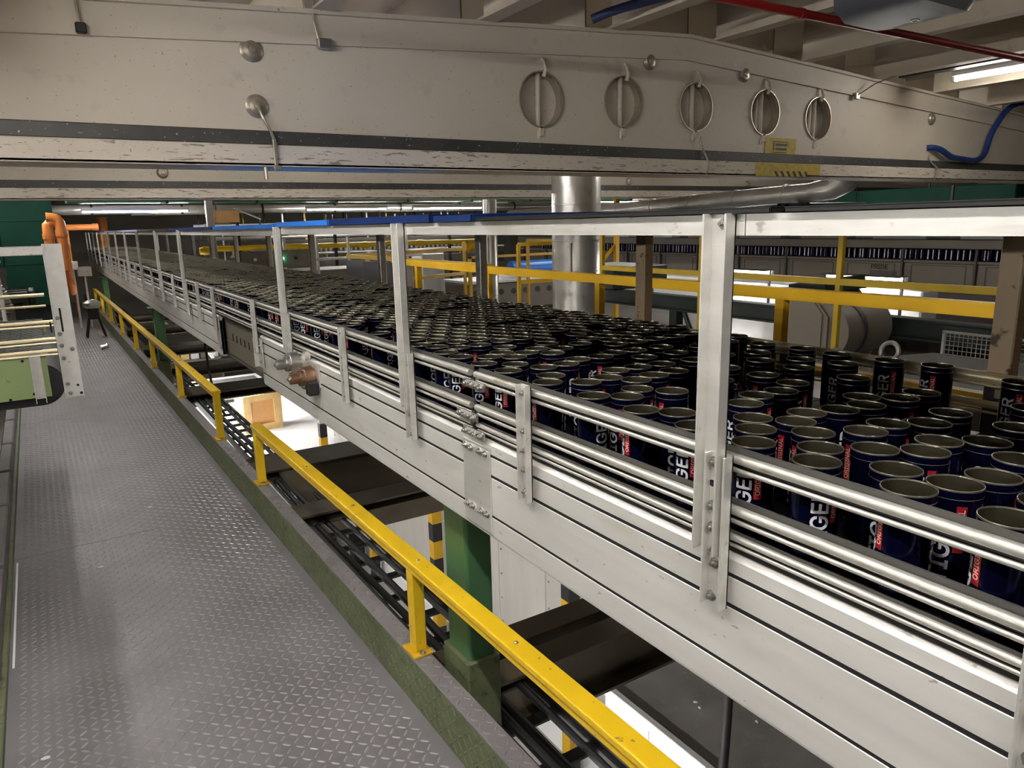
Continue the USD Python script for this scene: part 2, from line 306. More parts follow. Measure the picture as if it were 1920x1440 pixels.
obj('anchor', B().box(-.02, .03, -.012, .01, -.03, .02, .004), SLEEVE, c); obj('wire', B().tube([(0, -.01, 0), (.16, -.05, .09), (.27, -.2, .15)], .005, 6), SLEEVE, c)
wire('blue_hose', [(6.56, 3.62, 2.05), (6.66, 3.57, 2.04), (6.83, 3.56, 1.985), (7.05, 3.56, 1.965), (7.3, 3.56, 1.965), (7.42, 3.56, 2.02), (7.48, 3.56, 2.15), (7.58, 3.55, 2.30), (7.68, 3.52, 2.42), (7.8, 3.45, 2.47)], .024, BLUEP, 'thick blue hose looping across the girder and up to the ceiling', 'hose', 12)
wire('dark_blue_hose', [(2.72, 3.42, 2.585), (2.80, 3.35, 2.62), (2.92, 3.2, 2.65), (3.0, 2.9, 2.66), (3.0, 2.2, 2.66), (2.98, 1.0, 2.66)], .025, M('navy_hose', (.03, .045, .12), .5), 'dark blue hose lying along the ceiling between two joists', 'hose', 12)
s = thing('warning_sticker', 'small faded yellow sticker with dark print, above the grey girder stripe', 'sticker', (4.62, 3.618, 2.0))
obj('sheet', B().box(-.17, .17, -.004, .001, -.055, .055), SIGNY, s)
pr = B()
for z, a, e in [(.028, -.09, .07), (-.045, -.09, .06)]: pr.box(a, e, -.0055, -.003, z - .003, z + .003)
for z in (.008, -.022):
    x = -.06
    while x < .06:
        w = rnd.uniform(.008, .02); pr.box(x, x + w, -.0055, -.003, z - .008, z + .008); x += w + .005
pr.box(-.085, -.075, -.0055, -.003, -.035, .02)
obj('print', pr, INKK, s)
s = thing('hazard_marking', 'worn yellow paint patch with slanted black bars on the girder bottom edge', 'marking', (4.68, 3.578, 1.828))
v = []
for x0, x1, z0, z1 in [(-.36, -.16, -.044, .048), (-.16, .30, -.002, .05), (-.17, .22, -.044, -.002), (.22, .36, -.03, .05)]:
    v.append(sbox(x0, z0, x1, z1))
obj('paint', B().prism(unary_union(v).buffer(-.006).buffer(.006), 'y', -.003, .001), SIGNY, s)
b = B()
for k in range(6): b.prism([(-.17 + .068 * k, -.006), (-.145 + .068 * k, -.006), (-.115 + .068 * k, -.043), (-.14 + .068 * k, -.043)], 'y', -.0045, -.002)
obj('black_bars', b, BLKS, s)

# red pipe, lamp housing, lit ceiling lamps
b = B().cyl((XL + .5, 2.2, 2.355), (XR - .5, 2.2, 2.355), .019, 14)
pp = thing('sprinkler_pipe', 'long thin red pipe crossing below the ceiling joists', 'pipe', (0, 0, 0)); obj('pipe', b, REDP, pp)
for x in (2.9, 6.0, 9.0):
    obj('coupling', B().cyl((x - .012, 2.2, 2.355), (x + .012, 2.2, 2.355), .0225, 14), REDP, pp)
    obj('hanger', B().cyl((x + .6, 2.2, 2.36), (x + .6, 2.2, 2.6 + .3), .005, 6), SLEEVE, pp)
lm = thing('lamp_housing', 'grey streamlined hall lamp housing under the ceiling, cut by the top edge', 'lamp', (3.0, 1.75, 2.30))
prof = [(-.42, .10), (-.40, .03), (-.33, -.035), (-.20, -.06), (.02, -.062), (.10, -.05), (.36, .10)]
b = B()
for (sx, sz) in [(1, 1)]:
    h = trimesh.convex.convex_hull(np.array([[x, y * w, z] for (x, z), w in zip(prof, (.06, .09, .13, .17, .17, .15, .06)) for y in (-1, -.6, .6, 1)] + [[x, y * .12, .13] for x in (-.36, .3) for y in (-1, 1)]))
    b.tm(h)
obj('housing', b, LENS, lm, smooth=40)
obj('bracket', B().box(-.05, .05, -.03, .03, .12, .5, .005), BOLT, lm)
obj('logo', B().prism(Point(0, 0).buffer(.016).difference(Point(0, 0).buffer(.011)), 'z', -.0645, -.061), BOLT, lm)

def lamp(x, y, z, along, label, ln=1.2, m=None, group=None):
    L = thing('tube_lamp', label, 'lamp', (x, y, z), 0 if along == 'y' else 90, group); up = zt(x) + .35 - z if z > 0 else .32
    obj('housing', B().prism([(-.045, .02), (-.05, .075), (.05, .075), (.045, .02), (.02, .012), (-.02, .012)], 'y', -ln / 2, ln / 2), WHITE, L)
    obj('end_cap', B().box(-.028, .028, -ln / 2 - .008, -ln / 2 + .02, -.022, .03, .006), WHITE, L); obj('end_cap', B().box(-.028, .028, ln / 2 - .02, ln / 2 + .008, -.022, .03, .006), WHITE, L)
    obj('tube', B().cyl((0, -ln / 2 + .02, 0), (0, ln / 2 - .02, 0), .017, 12), m or TUBE, L)
    obj('hanger', B().cyl((0, -ln * .35, .07), (0, -ln * .35, up), .004, 6).cyl((0, ln * .35, .07), (0, ln * .35, up), .004, 6), SLEEVE, L)
    return L
lamp(6.09, 2.45, 2.50, 'y', 'lit fluorescent tube lamp under the ceiling beside the black cable tray', 1.5, TUBED)
t = thing('cable_tray', 'black perforated cable tray fixed along the ceiling above the lit tube lamp', 'cable tray', (5.86, 3.48, 2.535))
obj('tray', B().prism([(-.05, 0), (.05, 0), (.05, .04), (.046, .04), (.046, .004), (-.046, .004), (-.046, .04), (-.05, .04)], 'y', -6, 0), BLACK, t)
obj('cables', B().cyl((-.02, -6, .018), (-.02, .0, .018), .013, 8).cyl((.012, -6, .015), (.012, -.02, .015), .011, 8), RUBBER, t)
# ---------------------------------------------------------------- the walkway
WROT = 0.72
def wl(x, y):   # local walkway coordinates to the hall's
    a = math.radians(WROT); return (x * math.cos(a) - y * math.sin(a), x * math.sin(a) + y * math.cos(a))
W = thing('walkway', 'grey tread plate walkway running away along the conveyor', 'walkway', (0, 0, 0), WROT)
ys = [-2.2, 1.0, 3.95, 6.9, 9.85, 12.8, 15.75, 18.7]
for a, e in zip(ys, ys[1:]):
    obj('deck_plate', B().box(-.275, .83, a + .002, e - .002, -.008, 0, .001), PLATE, W)
obj('stringer', B().box(-.275, -.225, -2.2, 18.7, -.18, -.01, .004).box(.83, .89, -2.2, 18.7, -.16, -.01, .004), OLIVE, W)
# raised tread bars, alternating directions
def treads(x0, x1, y0, y1, p, zfun, frame, L=.0155, wd=.0042, h=.0017, turn=45):
    V, F, n = [], [], 0
    base = np.array([[-L, 0, 0], [-L * .5, -wd, 0], [L * .5, -wd, 0], [L, 0, 0], [L * .5, wd, 0], [-L * .5, wd, 0], [-L * .6, 0, h], [L * .6, 0, h]])
    fc = np.array([[0, 1, 6], [1, 2, 7], [1, 7, 6], [2, 3, 7], [3, 4, 7], [4, 5, 6], [4, 6, 7], [5, 0, 6]])
    i0 = 0
    nx, ny = int((x1 - x0) / p), int((y1 - y0) / p)
    for j in range(ny):
        for i in range(nx):
            a = math.radians(turn if (i + j) % 2 else turn + 90); ca, sa = math.cos(a), math.sin(a)
            v = base.copy(); v[:, 0], v[:, 1] = base[:, 0] * ca - base[:, 1] * sa, base[:, 0] * sa + base[:, 1] * ca
            v[:, 0] += x0 + (i + .5) * p; v[:, 1] += y0 + (j + .5) * p
            V.append(v); F.append(fc + n); n += 8
    v = np.vstack(V); return frame(v), np.vstack(F)
obj('tread_bars', treads(-.245, .80, .9, 13.0, .0315, 0, lambda v: v), TREAD, W, kind='stuff', smooth=False)
# kerb along the open side: green face, grey top, both of tread plate
obj('kerb_face', B().box(.826, .832, -2.2, 18.7, 0, .162, .001), KERBG, W, label='green painted tread plate kerb face')
obj('kerb_top', B().box(.826, .888, -2.2, 18.7, .162, .168, .002).box(.882, .888, -2.2, 18.7, .0, .162, .001), KERBTOP, W, label='grey kerb top')
obj('kerb_face_bars', treads(.0, .155, .9, 9, .031, 0, lambda v: np.stack([.826 - v[:, 2], v[:, 1], v[:, 0] + .004], 1)), KERBG, W, kind='stuff', smooth=False)
obj('kerb_top_bars', treads(.826, .888, .9, 9, .031, 0, lambda v: v + [0, 0, .168], L=.013), KERBTOP, W, kind='stuff', smooth=False)
# side of the walkway under the crossing conveyor: low rail of box sections on a perforated strip
obj('edge_strip', B().box(-.31, -.272, -2.2, 11.5, -.01, .035, .004), KERBG, W, label='green speckled edge strip', smooth=None)
obj('edge_line', B().box(-.262, -.255, 2.9, 3.9, .0, .0025), WHITE, W, label='thin white line on the plate edge')
yb = [1.6, 2.42, 3.55, 4.40, 5.05, 5.75, 6.5, 7.6]
for a, e in zip(yb, yb[1:]):
    obj('edge_rail', B().box(-.352, -.285, a + .02, e - .02, .045, .14, .008).box(-.345, -.29, a + .03, e - .03, .03, .05), KERBTOP, W)

# yellow rail on the kerb, two runs with a gap between
def yellow_rail(label, posts, y_end, first):
    t = thing('kick_rail', label, 'rail', (0, 0, 0), WROT)
    a, e = min(posts[0], y_end), max(posts[-1], y_end)
    prof = unary_union([sbox(.842, .45, .886, .486), sbox(.836, .474, .892, .492)]).buffer(-.004).buffer(.004)
    obj('top_rail', B().prism(prof, 'y', a - .02, e + .02), YEL, t)
    for p in posts:
        q = obj('post', B().box(.843, .885, p - .021, p + .021, .176, .452, .004), YEL, t)
        obj('base_plate', B().box(.828, .895, p - .045, p + .045, .168, .176, .002), YELD, t)
        obj('bolts', B().bolt((.862, p - .034, .176), (0, 0, 1), .007).bolt((.862, p + .034, .176), (0, 0, 1), .007), BOLT, t)
    for k in range(int((e - a) / .55)):
        obj('screw_head', B().lathe([(.006, 0), (.006, .002), (.003, .004), (0, .004)], 10, (.864, a + .25 + .55 * k, .492)), SLEEVE, t)
    return t
yellow_rail('low yellow rail on the kerb, the near run passing the camera', [-1.6, .1, 1.93, 3.84], -2.2, True)
yellow_rail('low yellow rail on the kerb beyond the gap, leading away to the far end', [4.86, 6.35, 7.93, 9.35, 10.9, 12.5, 14.0, 15.5], 15.5, False)

# dropped cans and litter on the plate
# ---------------------------------------------------------------- green columns, cross members, cable ladder below the conveyor
for y, lab in [(1.815, 'green steel column standing at the kerb below the near end of the conveyor'), (8.2, 'green steel column below the conveyor, second along the kerb'), (14.6, 'green steel column near the far end of the conveyor')]:
    sh = -.0125 * (y - 1.8)
    g = thing('support_column', lab, 'column', (.965 + sh, y, 0))
    obj('shaft', B().prism(sbox(-.045, -.07, .045, .07).buffer(-.012).buffer(.012), 'z', -.16, .745), GREEN, g)
    obj('foot_sleeve', B().prism(sbox(-.06, -.085, .055, .08).buffer(-.008).buffer(.008), 'z', -.16, .20), KERBG, g)
    obj('head_plate', B().box(-.09, .09, -.1, .1, .735, .745, .003), GREEN, g)
def ibeam(y, x0, x1, zt_, w, h, label, m=OLIVE):
    prof = unary_union([sbox(-w / 2, -.012, w / 2, 0), sbox(-.005, -h, .005, 0), sbox(-w / 2, -h, w / 2, -h + .012)])
    t = thing('cross_beam', label, 'beam', (0, y, zt_)); obj('section', B().prism(prof, 'x', x0, x1), m, t)
    obj('end_plate', B().box(x0, x0 + .012, -w / 2 - .01, w / 2 + .01, -h - .01, .01, .002), m, t)
    return t
ibeam(1.945, .90, 2.75, -.03, .12, .22, 'dark brown steel beam just behind the foot of the near green column')
ibeam(2.125, .90, 2.75, -.03, .12, .22, 'dark brown steel beam, second behind the near green column')
ibeam(3.75, .90, 2.75, .0, .19, .06, 'broad flat brown beam between the two yellow rails and the conveyor')
ibeam(4.69, .90, 2.75, .0, .34, .06, 'wide brown beam with a sloping gusset under the conveyor')
ibeam(7.38, .90, 2.75, .0, .42, .08, 'brown beam crossing below the dark gap in the conveyor side')
ibeam(8.9, .90, 2.75, .0, .30, .12, 'brown beam beyond the second green column')
ibeam(10.6, .90, 2.75, .0, .34, .12, 'brown beam far along the walkway, third from the last')
ibeam(12.9, .90, 2.75, .0, .34, .12, 'brown beam far along the walkway, last but one')
ibeam(14.9, .90, 2.75, .0, .34, .12, 'brown beam at the far end of the walkway')
g = thing('gusset_trough', 'dark brown folded trough hanging below the conveyor beside the wide beam', 'trough', (1.30, 4.27, -.07))
obj('sheet', B().prism([(-.22, .0), (.30, .06), (.30, .05), (.10, -.30), (-.15, -.30), (-.24, -.01)], 'x', -.22, .75), OLIVE, g)
obj('side_gusset', B().prism([(-.22, .0), (.30, .06), (-.15, -.30)], 'x', -.235, -.222), GREYD, g)
t = thing('cable_ladder', 'black perforated cable ladder running along the walkway side below the conveyor', 'cable ladder', (0, 0, 0), .1)
obj('side_rail', B().box(1.0, 1.006, -2, 17, -.09, -.03, .001), BLACK, t); obj('side_rail', B().box(1.215, 1.221, -2, 17, -.09, -.03, .001), BLACK, t)
for k in range(76):
    y = .9 + k * .2
    obj('rung', B().box(1.005, 1.216, y, y + .045, -.088, -.075, .002), BLACK, t)
obj('cables', B().tube([(1.05 + .01 * math.sin(k), -2 + k * .5, -.065) for k in range(38)], .016, 8).tube([(1.10 + .012 * math.cos(k * 1.3), -2 + k * .5, -.064) for k in range(38)], .018, 8).tube([(1.185 + .01 * math.cos(k * .7), -2 + k * .5, -.066) for k in range(38)], .013, 8), RUBBER, t)
# ---------------------------------------------------------------- the long can conveyor
X0, X1, ZB = 0.835, 1.735, 1.018          # near face, far face, belt height
YEND = 20.0
C = thing('can_conveyor', 'long aluminium sided conveyor full of open navy cans, running to the far end', 'conveyor')
def side_run(a, e):
    strips = [(.747, .797), (.8035, .9000), (.9075, .9520), (.9595, .986)]
    for k, (z0, z1) in enumerate(strips):
        b = B()
        if k == 3: b.prism([(X0, z0), (X0 + .012, z0), (X0 + .03, z1 + .004), (X0 + .012, z1 + .004), (X0 + .003, z1), (X0, z1 - .004)], 'y', a, e)
        else: b.box(X0, X0 + .012, a, e, z0, z1, .0008)
        if k == 0: b.box(X0 + .002, X0 + .05, a, e, .742, .750, .001)
        obj('side_strip', b, ALUP, C)
    obj('side_core', B().box(X0 + .0015, X0 + .018, a, e, .752, .962), DARKHOLE, C)  # near-black core puts the shade of the grooves into its colour
side_run(-2.6, 1.515); side_run(1.515, 3.66); side_run(4.66, 12.0); side_run(12.0, YEND)
obj('recessed_side', B().box(X0 + .03, X0 + .04, 3.66, 4.66, .76, .985, .002).box(X0 + .03, X0 + .045, 3.66, 4.66, .752, .765).box(X0 + .028, X0 + .032, 3.66, 4.66, .84, .845), GREYM, C, label='dull brown grey recessed side plate')
b = B()
for k in range(7): b.box(X0 + .026, X0 + .031, 3.85 + .1 * k, 3.858 + .1 * k, .86, .90)
obj('vent_slots', b, BLACK, C)
obj('far_side', B().box(X1 - .012, X1, -2.6, YEND, .75, .99, .002), ALUP, C)
obj('bottom_pan', B().box(X0 + .02, X1 - .02, -2.6, YEND, .752, .758), GREYD, C)
# belt: slats across, a visible wear strip at the near edge
obj('belt', B().box(X0 + .02, X1 - .02, -2.6, YEND, ZB - .02, ZB - .002), BELT, C)
b = B()
for k in range(int((8.0 + .4) / .04)): b.box(X0 + .022, X1 - .022, -.4 + k * .04 + .002, -.4 + k * .04 + .038, ZB - .004, ZB)
obj('belt_slats', b, BELT, C, kind='stuff')
obj('wear_strip', B().box(X0 + .012, X0 + .02, -2.6, YEND, .984, ZB - .006), BLACK, C)
def rail_profile(x, z, s=1, r=.0098, small=.0045, sep=.0185):
    return unary_union([Point(x, z).buffer(r, 6), Point(x + s * .002, z - sep).buffer(small, 4), sbox(min(x, x + s * .01), z - .001, max(x, x + s * .01), z + .001), sbox(min(x, x + s * .01), z - sep - .001, max(x, x + s * .01), z - sep + .001)])
gaps = [(-2.6, 1.50), (1.52, 3.66), (3.66, 6.5), (6.5, 10), (10, 15), (15, YEND)]
for z, r, sm, sep in [(1.146, .0080, .0042, .0185), (1.064, .0080, .0042, .0185), (1.0195, .0056, .0034, .0135)]:
    for a, e in gaps:
        obj('guide_rail', B().prism(rail_profile(X0 + .001, z, 1, r, sm, sep), 'y', a + .003, e - .003), STEEL, C)
        obj('rail_back', B().box(X0 + .0095, X0 + .0130, a + .003, e - .003, z - sep - .003, z + r + (.0065 if z > 1.03 else .0)), RAILB, C)
for z, r in [(1.142, .0125), (1.082, .009)]:
    for a, e in [(-2.6, 2.72), (2.95, 9), (9, YEND)]:
        obj('far_guide_rail', B().prism(rail_profile(X1 - .012, z, 1, r, .003), 'y', a, e), TANR, C)
# brackets that carry the rails: upright channels with turned flanges, bolted
def channel(w, d, z0, z1, x, y, th=.004):
    """upright channel open towards the conveyor side, web facing the walkway"""
    b = B()
    b.box(x, x + th, y - w / 2, y + w / 2, z0, z1, .001)
    b.box(x - d, x + th, y - w / 2, y - w / 2 + th, z0, z1, .001); b.box(x - d, x + th, y + w / 2 - th, y + w / 2, z0, z1, .001)
    return b
POSTS = [.715, 1.835, 3.05, 5.65, 6.95, 8.4, 9.75, 11.1, 12.4, 13.7, 15.0, 16.3, 17.6, 18.9]
SHORT = [-.43, .275, 1.255, 2.385, 3.66, 4.68, 5.2, 6.3, 7.65, 9.1, 10.4, 11.7, 13.0]
for y in POSTS:
    br = obj('rail_bracket', channel(.040, .016, .906, 1.155, X0 - .018, y), ALU, C)
    bt = B()
    for z in (.918, .975, 1.0, 1.035, 1.075, 1.14): bt.bolt((X0 - .018, y + (.004 if z > .93 else .008), z), (-1, 0, 0), .0062)
    obj('bolts', bt, BOLT, br)
for y in SHORT:
    br = obj('rail_bracket', channel(.036, .014, .905, 1.165, X0 - .016, y), ALU, C)
    bt = B()
    for z in (.925, .975, 1.018, 1.062, 1.146): bt.bolt((X0 - .016, y + .003, z), (-1, 0, 0), .0055)
    obj('bolts', bt, BOLT, br)
    obj('slot', B().box(X0 - .0175, X0 - .0155, y - .003, y + .003, 1.095, 1.112), DARKHOLE, br)
for y in [.13, .75, 1.33, 1.92, 2.45, 3.06, 3.7, 4.4, 5.1, 5.8, 6.5, 7.3, 8.1, 9, 10, 11, 12]:
    br = obj('far_bracket', B().box(X1 + .004, X1 + .012, y - .03, y + .03, .93, 1.128, .002), GREYD, C)
    obj('slot', B().box(X1 + .0025, X1 + .0045, y - .006, y + .006, 1.095, 1.115), YELD if False else M('light_slot', (.5, .45, .3), .5), br)
# joint plate with two rows of bolts, and small rail clamps above it
jp = obj('joint_plate', B().box(X0 - .006, X0, 1.435, 1.565, .757, .975, .0015), ALU, C, label='bolted aluminium joint plate over the seam of the side boards')
bt = B()
for z in (.803, .958):
    for y in (1.45, 1.478, 1.52, 1.548): bt.bolt((X0 - .006, y, z), (-1, 0, 0), .0062)
obj('bolts', bt, BOLT, jp)
for z, off in [(1.122, -.02), (1.040, .02), (1.0, -.01)]:
    cl = obj('rail_clamp', B().box(X0 - .012, X0 - .004, 1.46 + off, 1.56 + off, z - .010, z + .010, .002), BOLT, C)
    obj('bolts', B().bolt((X0 - .012, 1.475 + off, z), (-1, 0, 0), .007).bolt((X0 - .012, 1.50 + off, z), (-1, 0, 0), .005).bolt((X0 - .012, 1.52 + off, z), (-1, 0, 0), .005).bolt((X0 - .012, 1.545 + off, z), (-1, 0, 0), .007), BOLT, cl)
ep = obj('end_bracket', B().box(X0 - .01, X0 - .004, 3.60, 3.69, .83, .975, .002).box(X0 - .03, X0 - .004, 3.685, 3.69, .83, .975), ALU, C, label='bright angle plate closing the dull recessed part')
obj('end_bracket', B().box(X0 - .01, X0 - .004, 4.64, 4.74, .80, .985, .002), ALU, C)
obj('bolts', B().bolt((X0 - .01, 3.63, .86), (-1, 0, 0)).bolt((X0 - .01, 3.66, .95), (-1, 0, 0)).bolt((X0 - .01, 3.63, .94), (-1, 0, 0)), BOLT, ep)
# roller shafts with worn couplings sticking out of the side
for y, z, m1 in [(2.98, .955, BOLT), (2.80, .925, COPPER)]:
    sh = obj('shaft_coupling', B().lathe([(0, 0), (.030, 0), (.034, .006), (.034, .03), (.026, .034), (.026, .042), (.018, .046), (.018, .078), (.012, .082), (0, .082)][::-1] if False else [(0, -.10), (.020, -.10), (.021, -.098), (.021, -.066), (.031, -.065), (.032, -.063), (.032, -.052), (.044, -.051), (.046, -.048), (.046, -.014), (.036, -.012), (.036, 0), (0, 0)], 20, (X0, y, z), 'x'), m1, C)
    obj('end_bolt', B().bolt((X0 - .10, y, z), (-1, 0, 0), .010), BOLT, sh)
    bt = B()
    for k in range(6):
        a = k * math.pi / 3; bt.bolt((X0 - .05, y + .038 * math.cos(a), z + .038 * math.sin(a)), (-1, 0, 0), .004)
    obj('bolts', bt, BOLT, sh)
obj('bearing_plate', B().box(X0 - .006, X0, 2.73, 3.02, .89, .985, .002).cyl((X0 - .02, 2.86, 1.0), (X0, 2.86, 1.0), .02, 12), ALU, C)
obj('shaft_lever', B().box(X0 - .05, X0 - .006, 2.735, 2.775, .86, .915, .006), RUBBER, C)

# ---------------------------------------------------------------- guard frame over the conveyor
GF = thing('conveyor_guard', 'bolted aluminium guard frame of posts and long top bars over the conveyor', 'frame')
FARP = [.755, 1.92, 3.06, 4.3, 5.7, 7.0, 8.4, 9.75, 11.1, 12.4, 13.7, 15.0]
for y in POSTS:
    p = obj('guard_post', channel(.044, .018, .995, 1.506, X0 - .0225, y + .012, .004), ALU, GF)
    obj('bolts', B().bolt((X0 - .0225, y + .008, 1.492), (-1, 0, 0), .0062).bolt((X0 - .0225, y + .008, 1.14), (-1, 0, 0), .0062).bolt((X0 - .0225, y + .008, 1.07), (-1, 0, 0), .0062).bolt((X0 - .0225, y + .008, 1.035), (-1, 0, 0), .0062), BOLT, p)
    obj('slot', B().cyl((X0 - .0232, y + .012, 1.105), (X0 - .0222, y + .012, 1.105), .0055, 10), DARKHOLE, p)
for y in FARP:
    p = obj('far_guard_post', B().box(X1 + .005, X1 + .045, y - .024, y + .024, 1.125, 1.48, .003).box(X1 + .0, X1 + .06, y - .03, y + .03, 1.12, 1.128, .002), WRUST if y < 2 else ALU, GF, label='tan weathered far guard post' if y < 2 else None)
segs = [(-2.6, .69), (.69, 1.81), (1.81, 3.07), (3.07, 5.67), (5.67, 8.42), (8.42, 11.1), (11.1, 15), (15, 18.9)]
for k, (a, e) in enumerate(segs):
    dz = 0 if k < 3 else -.006
    obj('top_bar', B().prism(unary_union([sbox(X0 - .018, 1.4755 + dz, X0 - .014, 1.5045 + dz), sbox(X0 - .018, 1.4755 + dz, X0 + .022, 1.4795 + dz)]), 'y', a + .001, e - .001), ALU, GF)
    obj('far_top_bar', B().box(X1 + .01, X1 + .05, a, e, 1.4755 + dz, 1.5025 + dz, .002), ALU, GF)
for y in [-.4, .715, 1.835, 3.05, 4.3, 5.65, 6.95, 8.4, 9.75, 11.1, 12.4]:
    obj('cross_bar', B().box(X0 - .01, X1 + .02, y - .015, y + .015, 1.478, 1.497, .002), ALU, GF)
# loose cover sheets lying on the frame, folded edges, some still in blue film
def cover(a, e, z, m, label, h=.017, tilt=0):
    t = thing('cover_sheet', label, 'cover sheet', ((X0 + X1) / 2, (a + e) / 2, z))
    w, l = (X1 - X0) / 2 + .03, (e - a) / 2
    obj('sheet', B().box(-w, w, -l, l, h - .003, h, .001), m, t)
    b = B().box(-w, -w + .003, -l, l, 0, h - .001, .0008).box(w - .003, w, -l, l, 0, h - .001, .0008).box(-w, w, -l, -l + .003, 0, h - .001, .0008).box(-w, w, l - .003, l, 0, h - .001, .0008)
    obj('folded_edge', b, m, t)
    return t
cover(-2.6, .62, 1.5055, BLACK, 'black edged cover sheet lying on the guard frame nearest the camera', .007)
cover(.64, 1.42, 1.5055, BLACK, 'black edged cover sheet, second along the guard frame', .008)
cover(1.44, 1.63, 1.5055, NAVYF, 'narrow dark navy cover strip on the guard frame', .015)
cover(1.65, 2.40, 1.506, NAVYF, 'dark blue film covered sheet on the guard frame behind the second post', .019)
cover(2.42, 3.07, 1.5055, BLUEF, 'bright blue film covered sheet ending over the third guard post', .018)
cover(3.10, 4.40, 1.500, BLUEF, 'long blue film covered sheet just past the third guard post', .018)
cover(4.42, 6.2, 1.500, NAVYF, 'dark blue cover sheet halfway along the guard frame', .018)
cover(6.22, 8.3, 1.500, GREYD, 'dark grey cover sheet past the middle of the guard frame', .018)
cover(8.32, 10.6, 1.500, PALEF, 'pale violet film covered sheet far along the guard frame', .02)
cover(10.62, 13, 1.500, PALEF, 'pale violet film covered sheet, last but one on the guard frame', .02)
cover(13.02, 16, 1.500, NAVYF, 'dark blue cover sheet at the far end of the guard frame', .02)

# ---------------------------------------------------------------- cans
CR, CH = .033, .144
def wrap(text, height, theta, z0, r, deep=.0004, seg=.007):
    t = meshkit.text_mesh(text, height, depth=deep, bold=True)
    v, f = trimesh.remesh.subdivide_to_size(np.array(t.vertices), np.array(t.faces), seg)
    th = theta - v[:, 1] / r; rr = r + v[:, 2]
    return np.stack([rr * np.cos(th), rr * np.sin(th), z0 + v[:, 0]], 1), f
def patch(th0, th1, z0, z1, r, deep, n=10):
    t = np.linspace(th0, th1, n + 1); V = []
    for rr in (r, r + deep):
        for z in (z0, z1): V.append(np.stack([rr * np.cos(t), rr * np.sin(t), np.full(n + 1, z)], 1))
    v = np.vstack(V); k = n + 1; f = []
    for i in range(n):
        a, b_, c_, d = 2 * k + i, 2 * k + i + 1, 3 * k + i + 1, 3 * k + i
        f += [[a, b_, c_], [a, c_, d], [k + i, 3 * k + i, 3 * k + i + 1][::-1], [k + i, 3 * k + i + 1, k + i + 1][::-1], [i, i + 1, 2 * k + i + 1], [i, 2 * k + i + 1, 2 * k + i]]
    return v, np.array(f)
def can_parts(parent, n=28, print_=True):
    body = [(0, .007), (.022, .006), (.0255, 0), (.0275, .001), (.0315, .009), (CR, .016), (CR, CH - .002), (CR - .0001, CH)]
    obj('body', B().lathe(body, n), NAVY, parent, smooth=50)
    inner = [(CR - .0007, CH), (CR - .0008, CH - .004), (CR - .0009, .018), (CR - .006, .008), (0, .009)]
    obj('lining', B().lathe(inner, n), LINING, parent, smooth=50)
    obj('rim', B().lathe([(CR + .0002, CH - .0022), (CR + .0004, CH - .0006), (CR + .0001, CH + .0004), (CR - .0006, CH + .0003), (CR - .0009, CH - .0015)], n).lathe([(CR + .00015, CH - .0125), (CR + .0003, CH - .0120), (CR + .00015, CH - .0113)], n), RIM, parent, smooth=50)
    if print_:
        for th in (0, math.pi):
            obj('white_lettering', B().raw(*wrap('TIGER', .023, th + .45, .016, CR)), INKW, parent)
            obj('red_panel', B().raw(*patch(th + .56, th + .92, .062, .124, CR, .0003)), INKR, parent)
            obj('panel_lettering', B().raw(*wrap('ORIGINAL', .0075, th + .85, .068, CR + .0003, .0003, .006)), INKP, parent)
near = [882,600,883,711,945,758,996,806,1067,882,1133,912,1200,906,1297,1027,1279,938,1034,748,1000,690,940,635,1096,772,1160,751,1226,742,1278,784,1420,893,1324,735,1396,735,1141,650,1197,612,1072,646,999,585,1045,536,1110,551,1287,625,1162,507,938,517,882,468,944,443,1010,428,882,351,1111,441,882,1262,948,1210,928,1314,971,1404,882,1104,1015,1219,930,1058,882,965,1047,1161,990,1095,1079,1269,1112,1175,1032,1038,919,910,882,832,1146,1267,1179,1181,882,1535,882,1423,882,1657,937,1478,882,1742,905,1841,882,1904,948,1790,939,1608,1051,1709,998,1641,990,1565,1015,1790,1106,1631,1049,1597,1162,1593,1038,1405,1097,1435,1164,1427,1249,1624,1227,1449,1294,1443,1216,1260,1350,1348,1344,1767,1454,2161,951,153,1267,22,1472,-57,1474,1376,1441,248,1122,284,1183,-96,1462,122,1430,1144,1587,-76,1564,420,1582,218,1333,429,1374,84,1622,100,1565,37,1514,1093,984,254,1657,954,1449,-162,1428,376,1194,397,1268,-91,1643,1182,1269,333,1350,-73,1149,85,1419,1254,1685,-6,1313,1248,1635,665,889,-141,1207,201,1181,1051,1513,566,1586,1386,991,-54,1676,152,1626,1295,1144,-19,1320,140,1126,189,1641,1080,1058,14,1278,517,1048,-172,1645,-163,1187,-181,919,-25,1355,-187,884,197,1510,1219,933,-206,1466,477,1564,314,1515,-226,1055,232,1658,293,1656,562,1656,429,1038,159,1080,-87,1594,-222,1234,119,906,89,1367,312,1419,2,1066,341,987,58,1679,-81,1297,1133,1119,-221,1378,205,1428,557,1424,1032,1556,147,1544,1000,1198,299,1244,-230,1271,249,1682,1437,979,-135,1003,-233,1679,854,1246,1353,1555,-148,1491,43,1435,-237,967,346,1680,-245,1490,311,1384,1437,1494,191]
near = np.array(near, float).reshape(-1, 2) / 1000
far = []
y = 1.55; k = 0
while y < 19.6:
    step = .0655
    for i in range(12):
        x = .883 + .0730 * i + (.0365 if k % 2 else 0)
        if x > 1.69: continue
        x = max(.883, x + rnd.uniform(-.0028, .0028)); q = (x, y + rnd.uniform(-.0035, .0035))
        if rnd.random() < (.13 if y < 5 else .09): continue
        if y < 2.4 and np.hypot(*(near - q).T).min() < .066: continue
        far.append(q)
    y += step; k += 1
far = np.array(far)
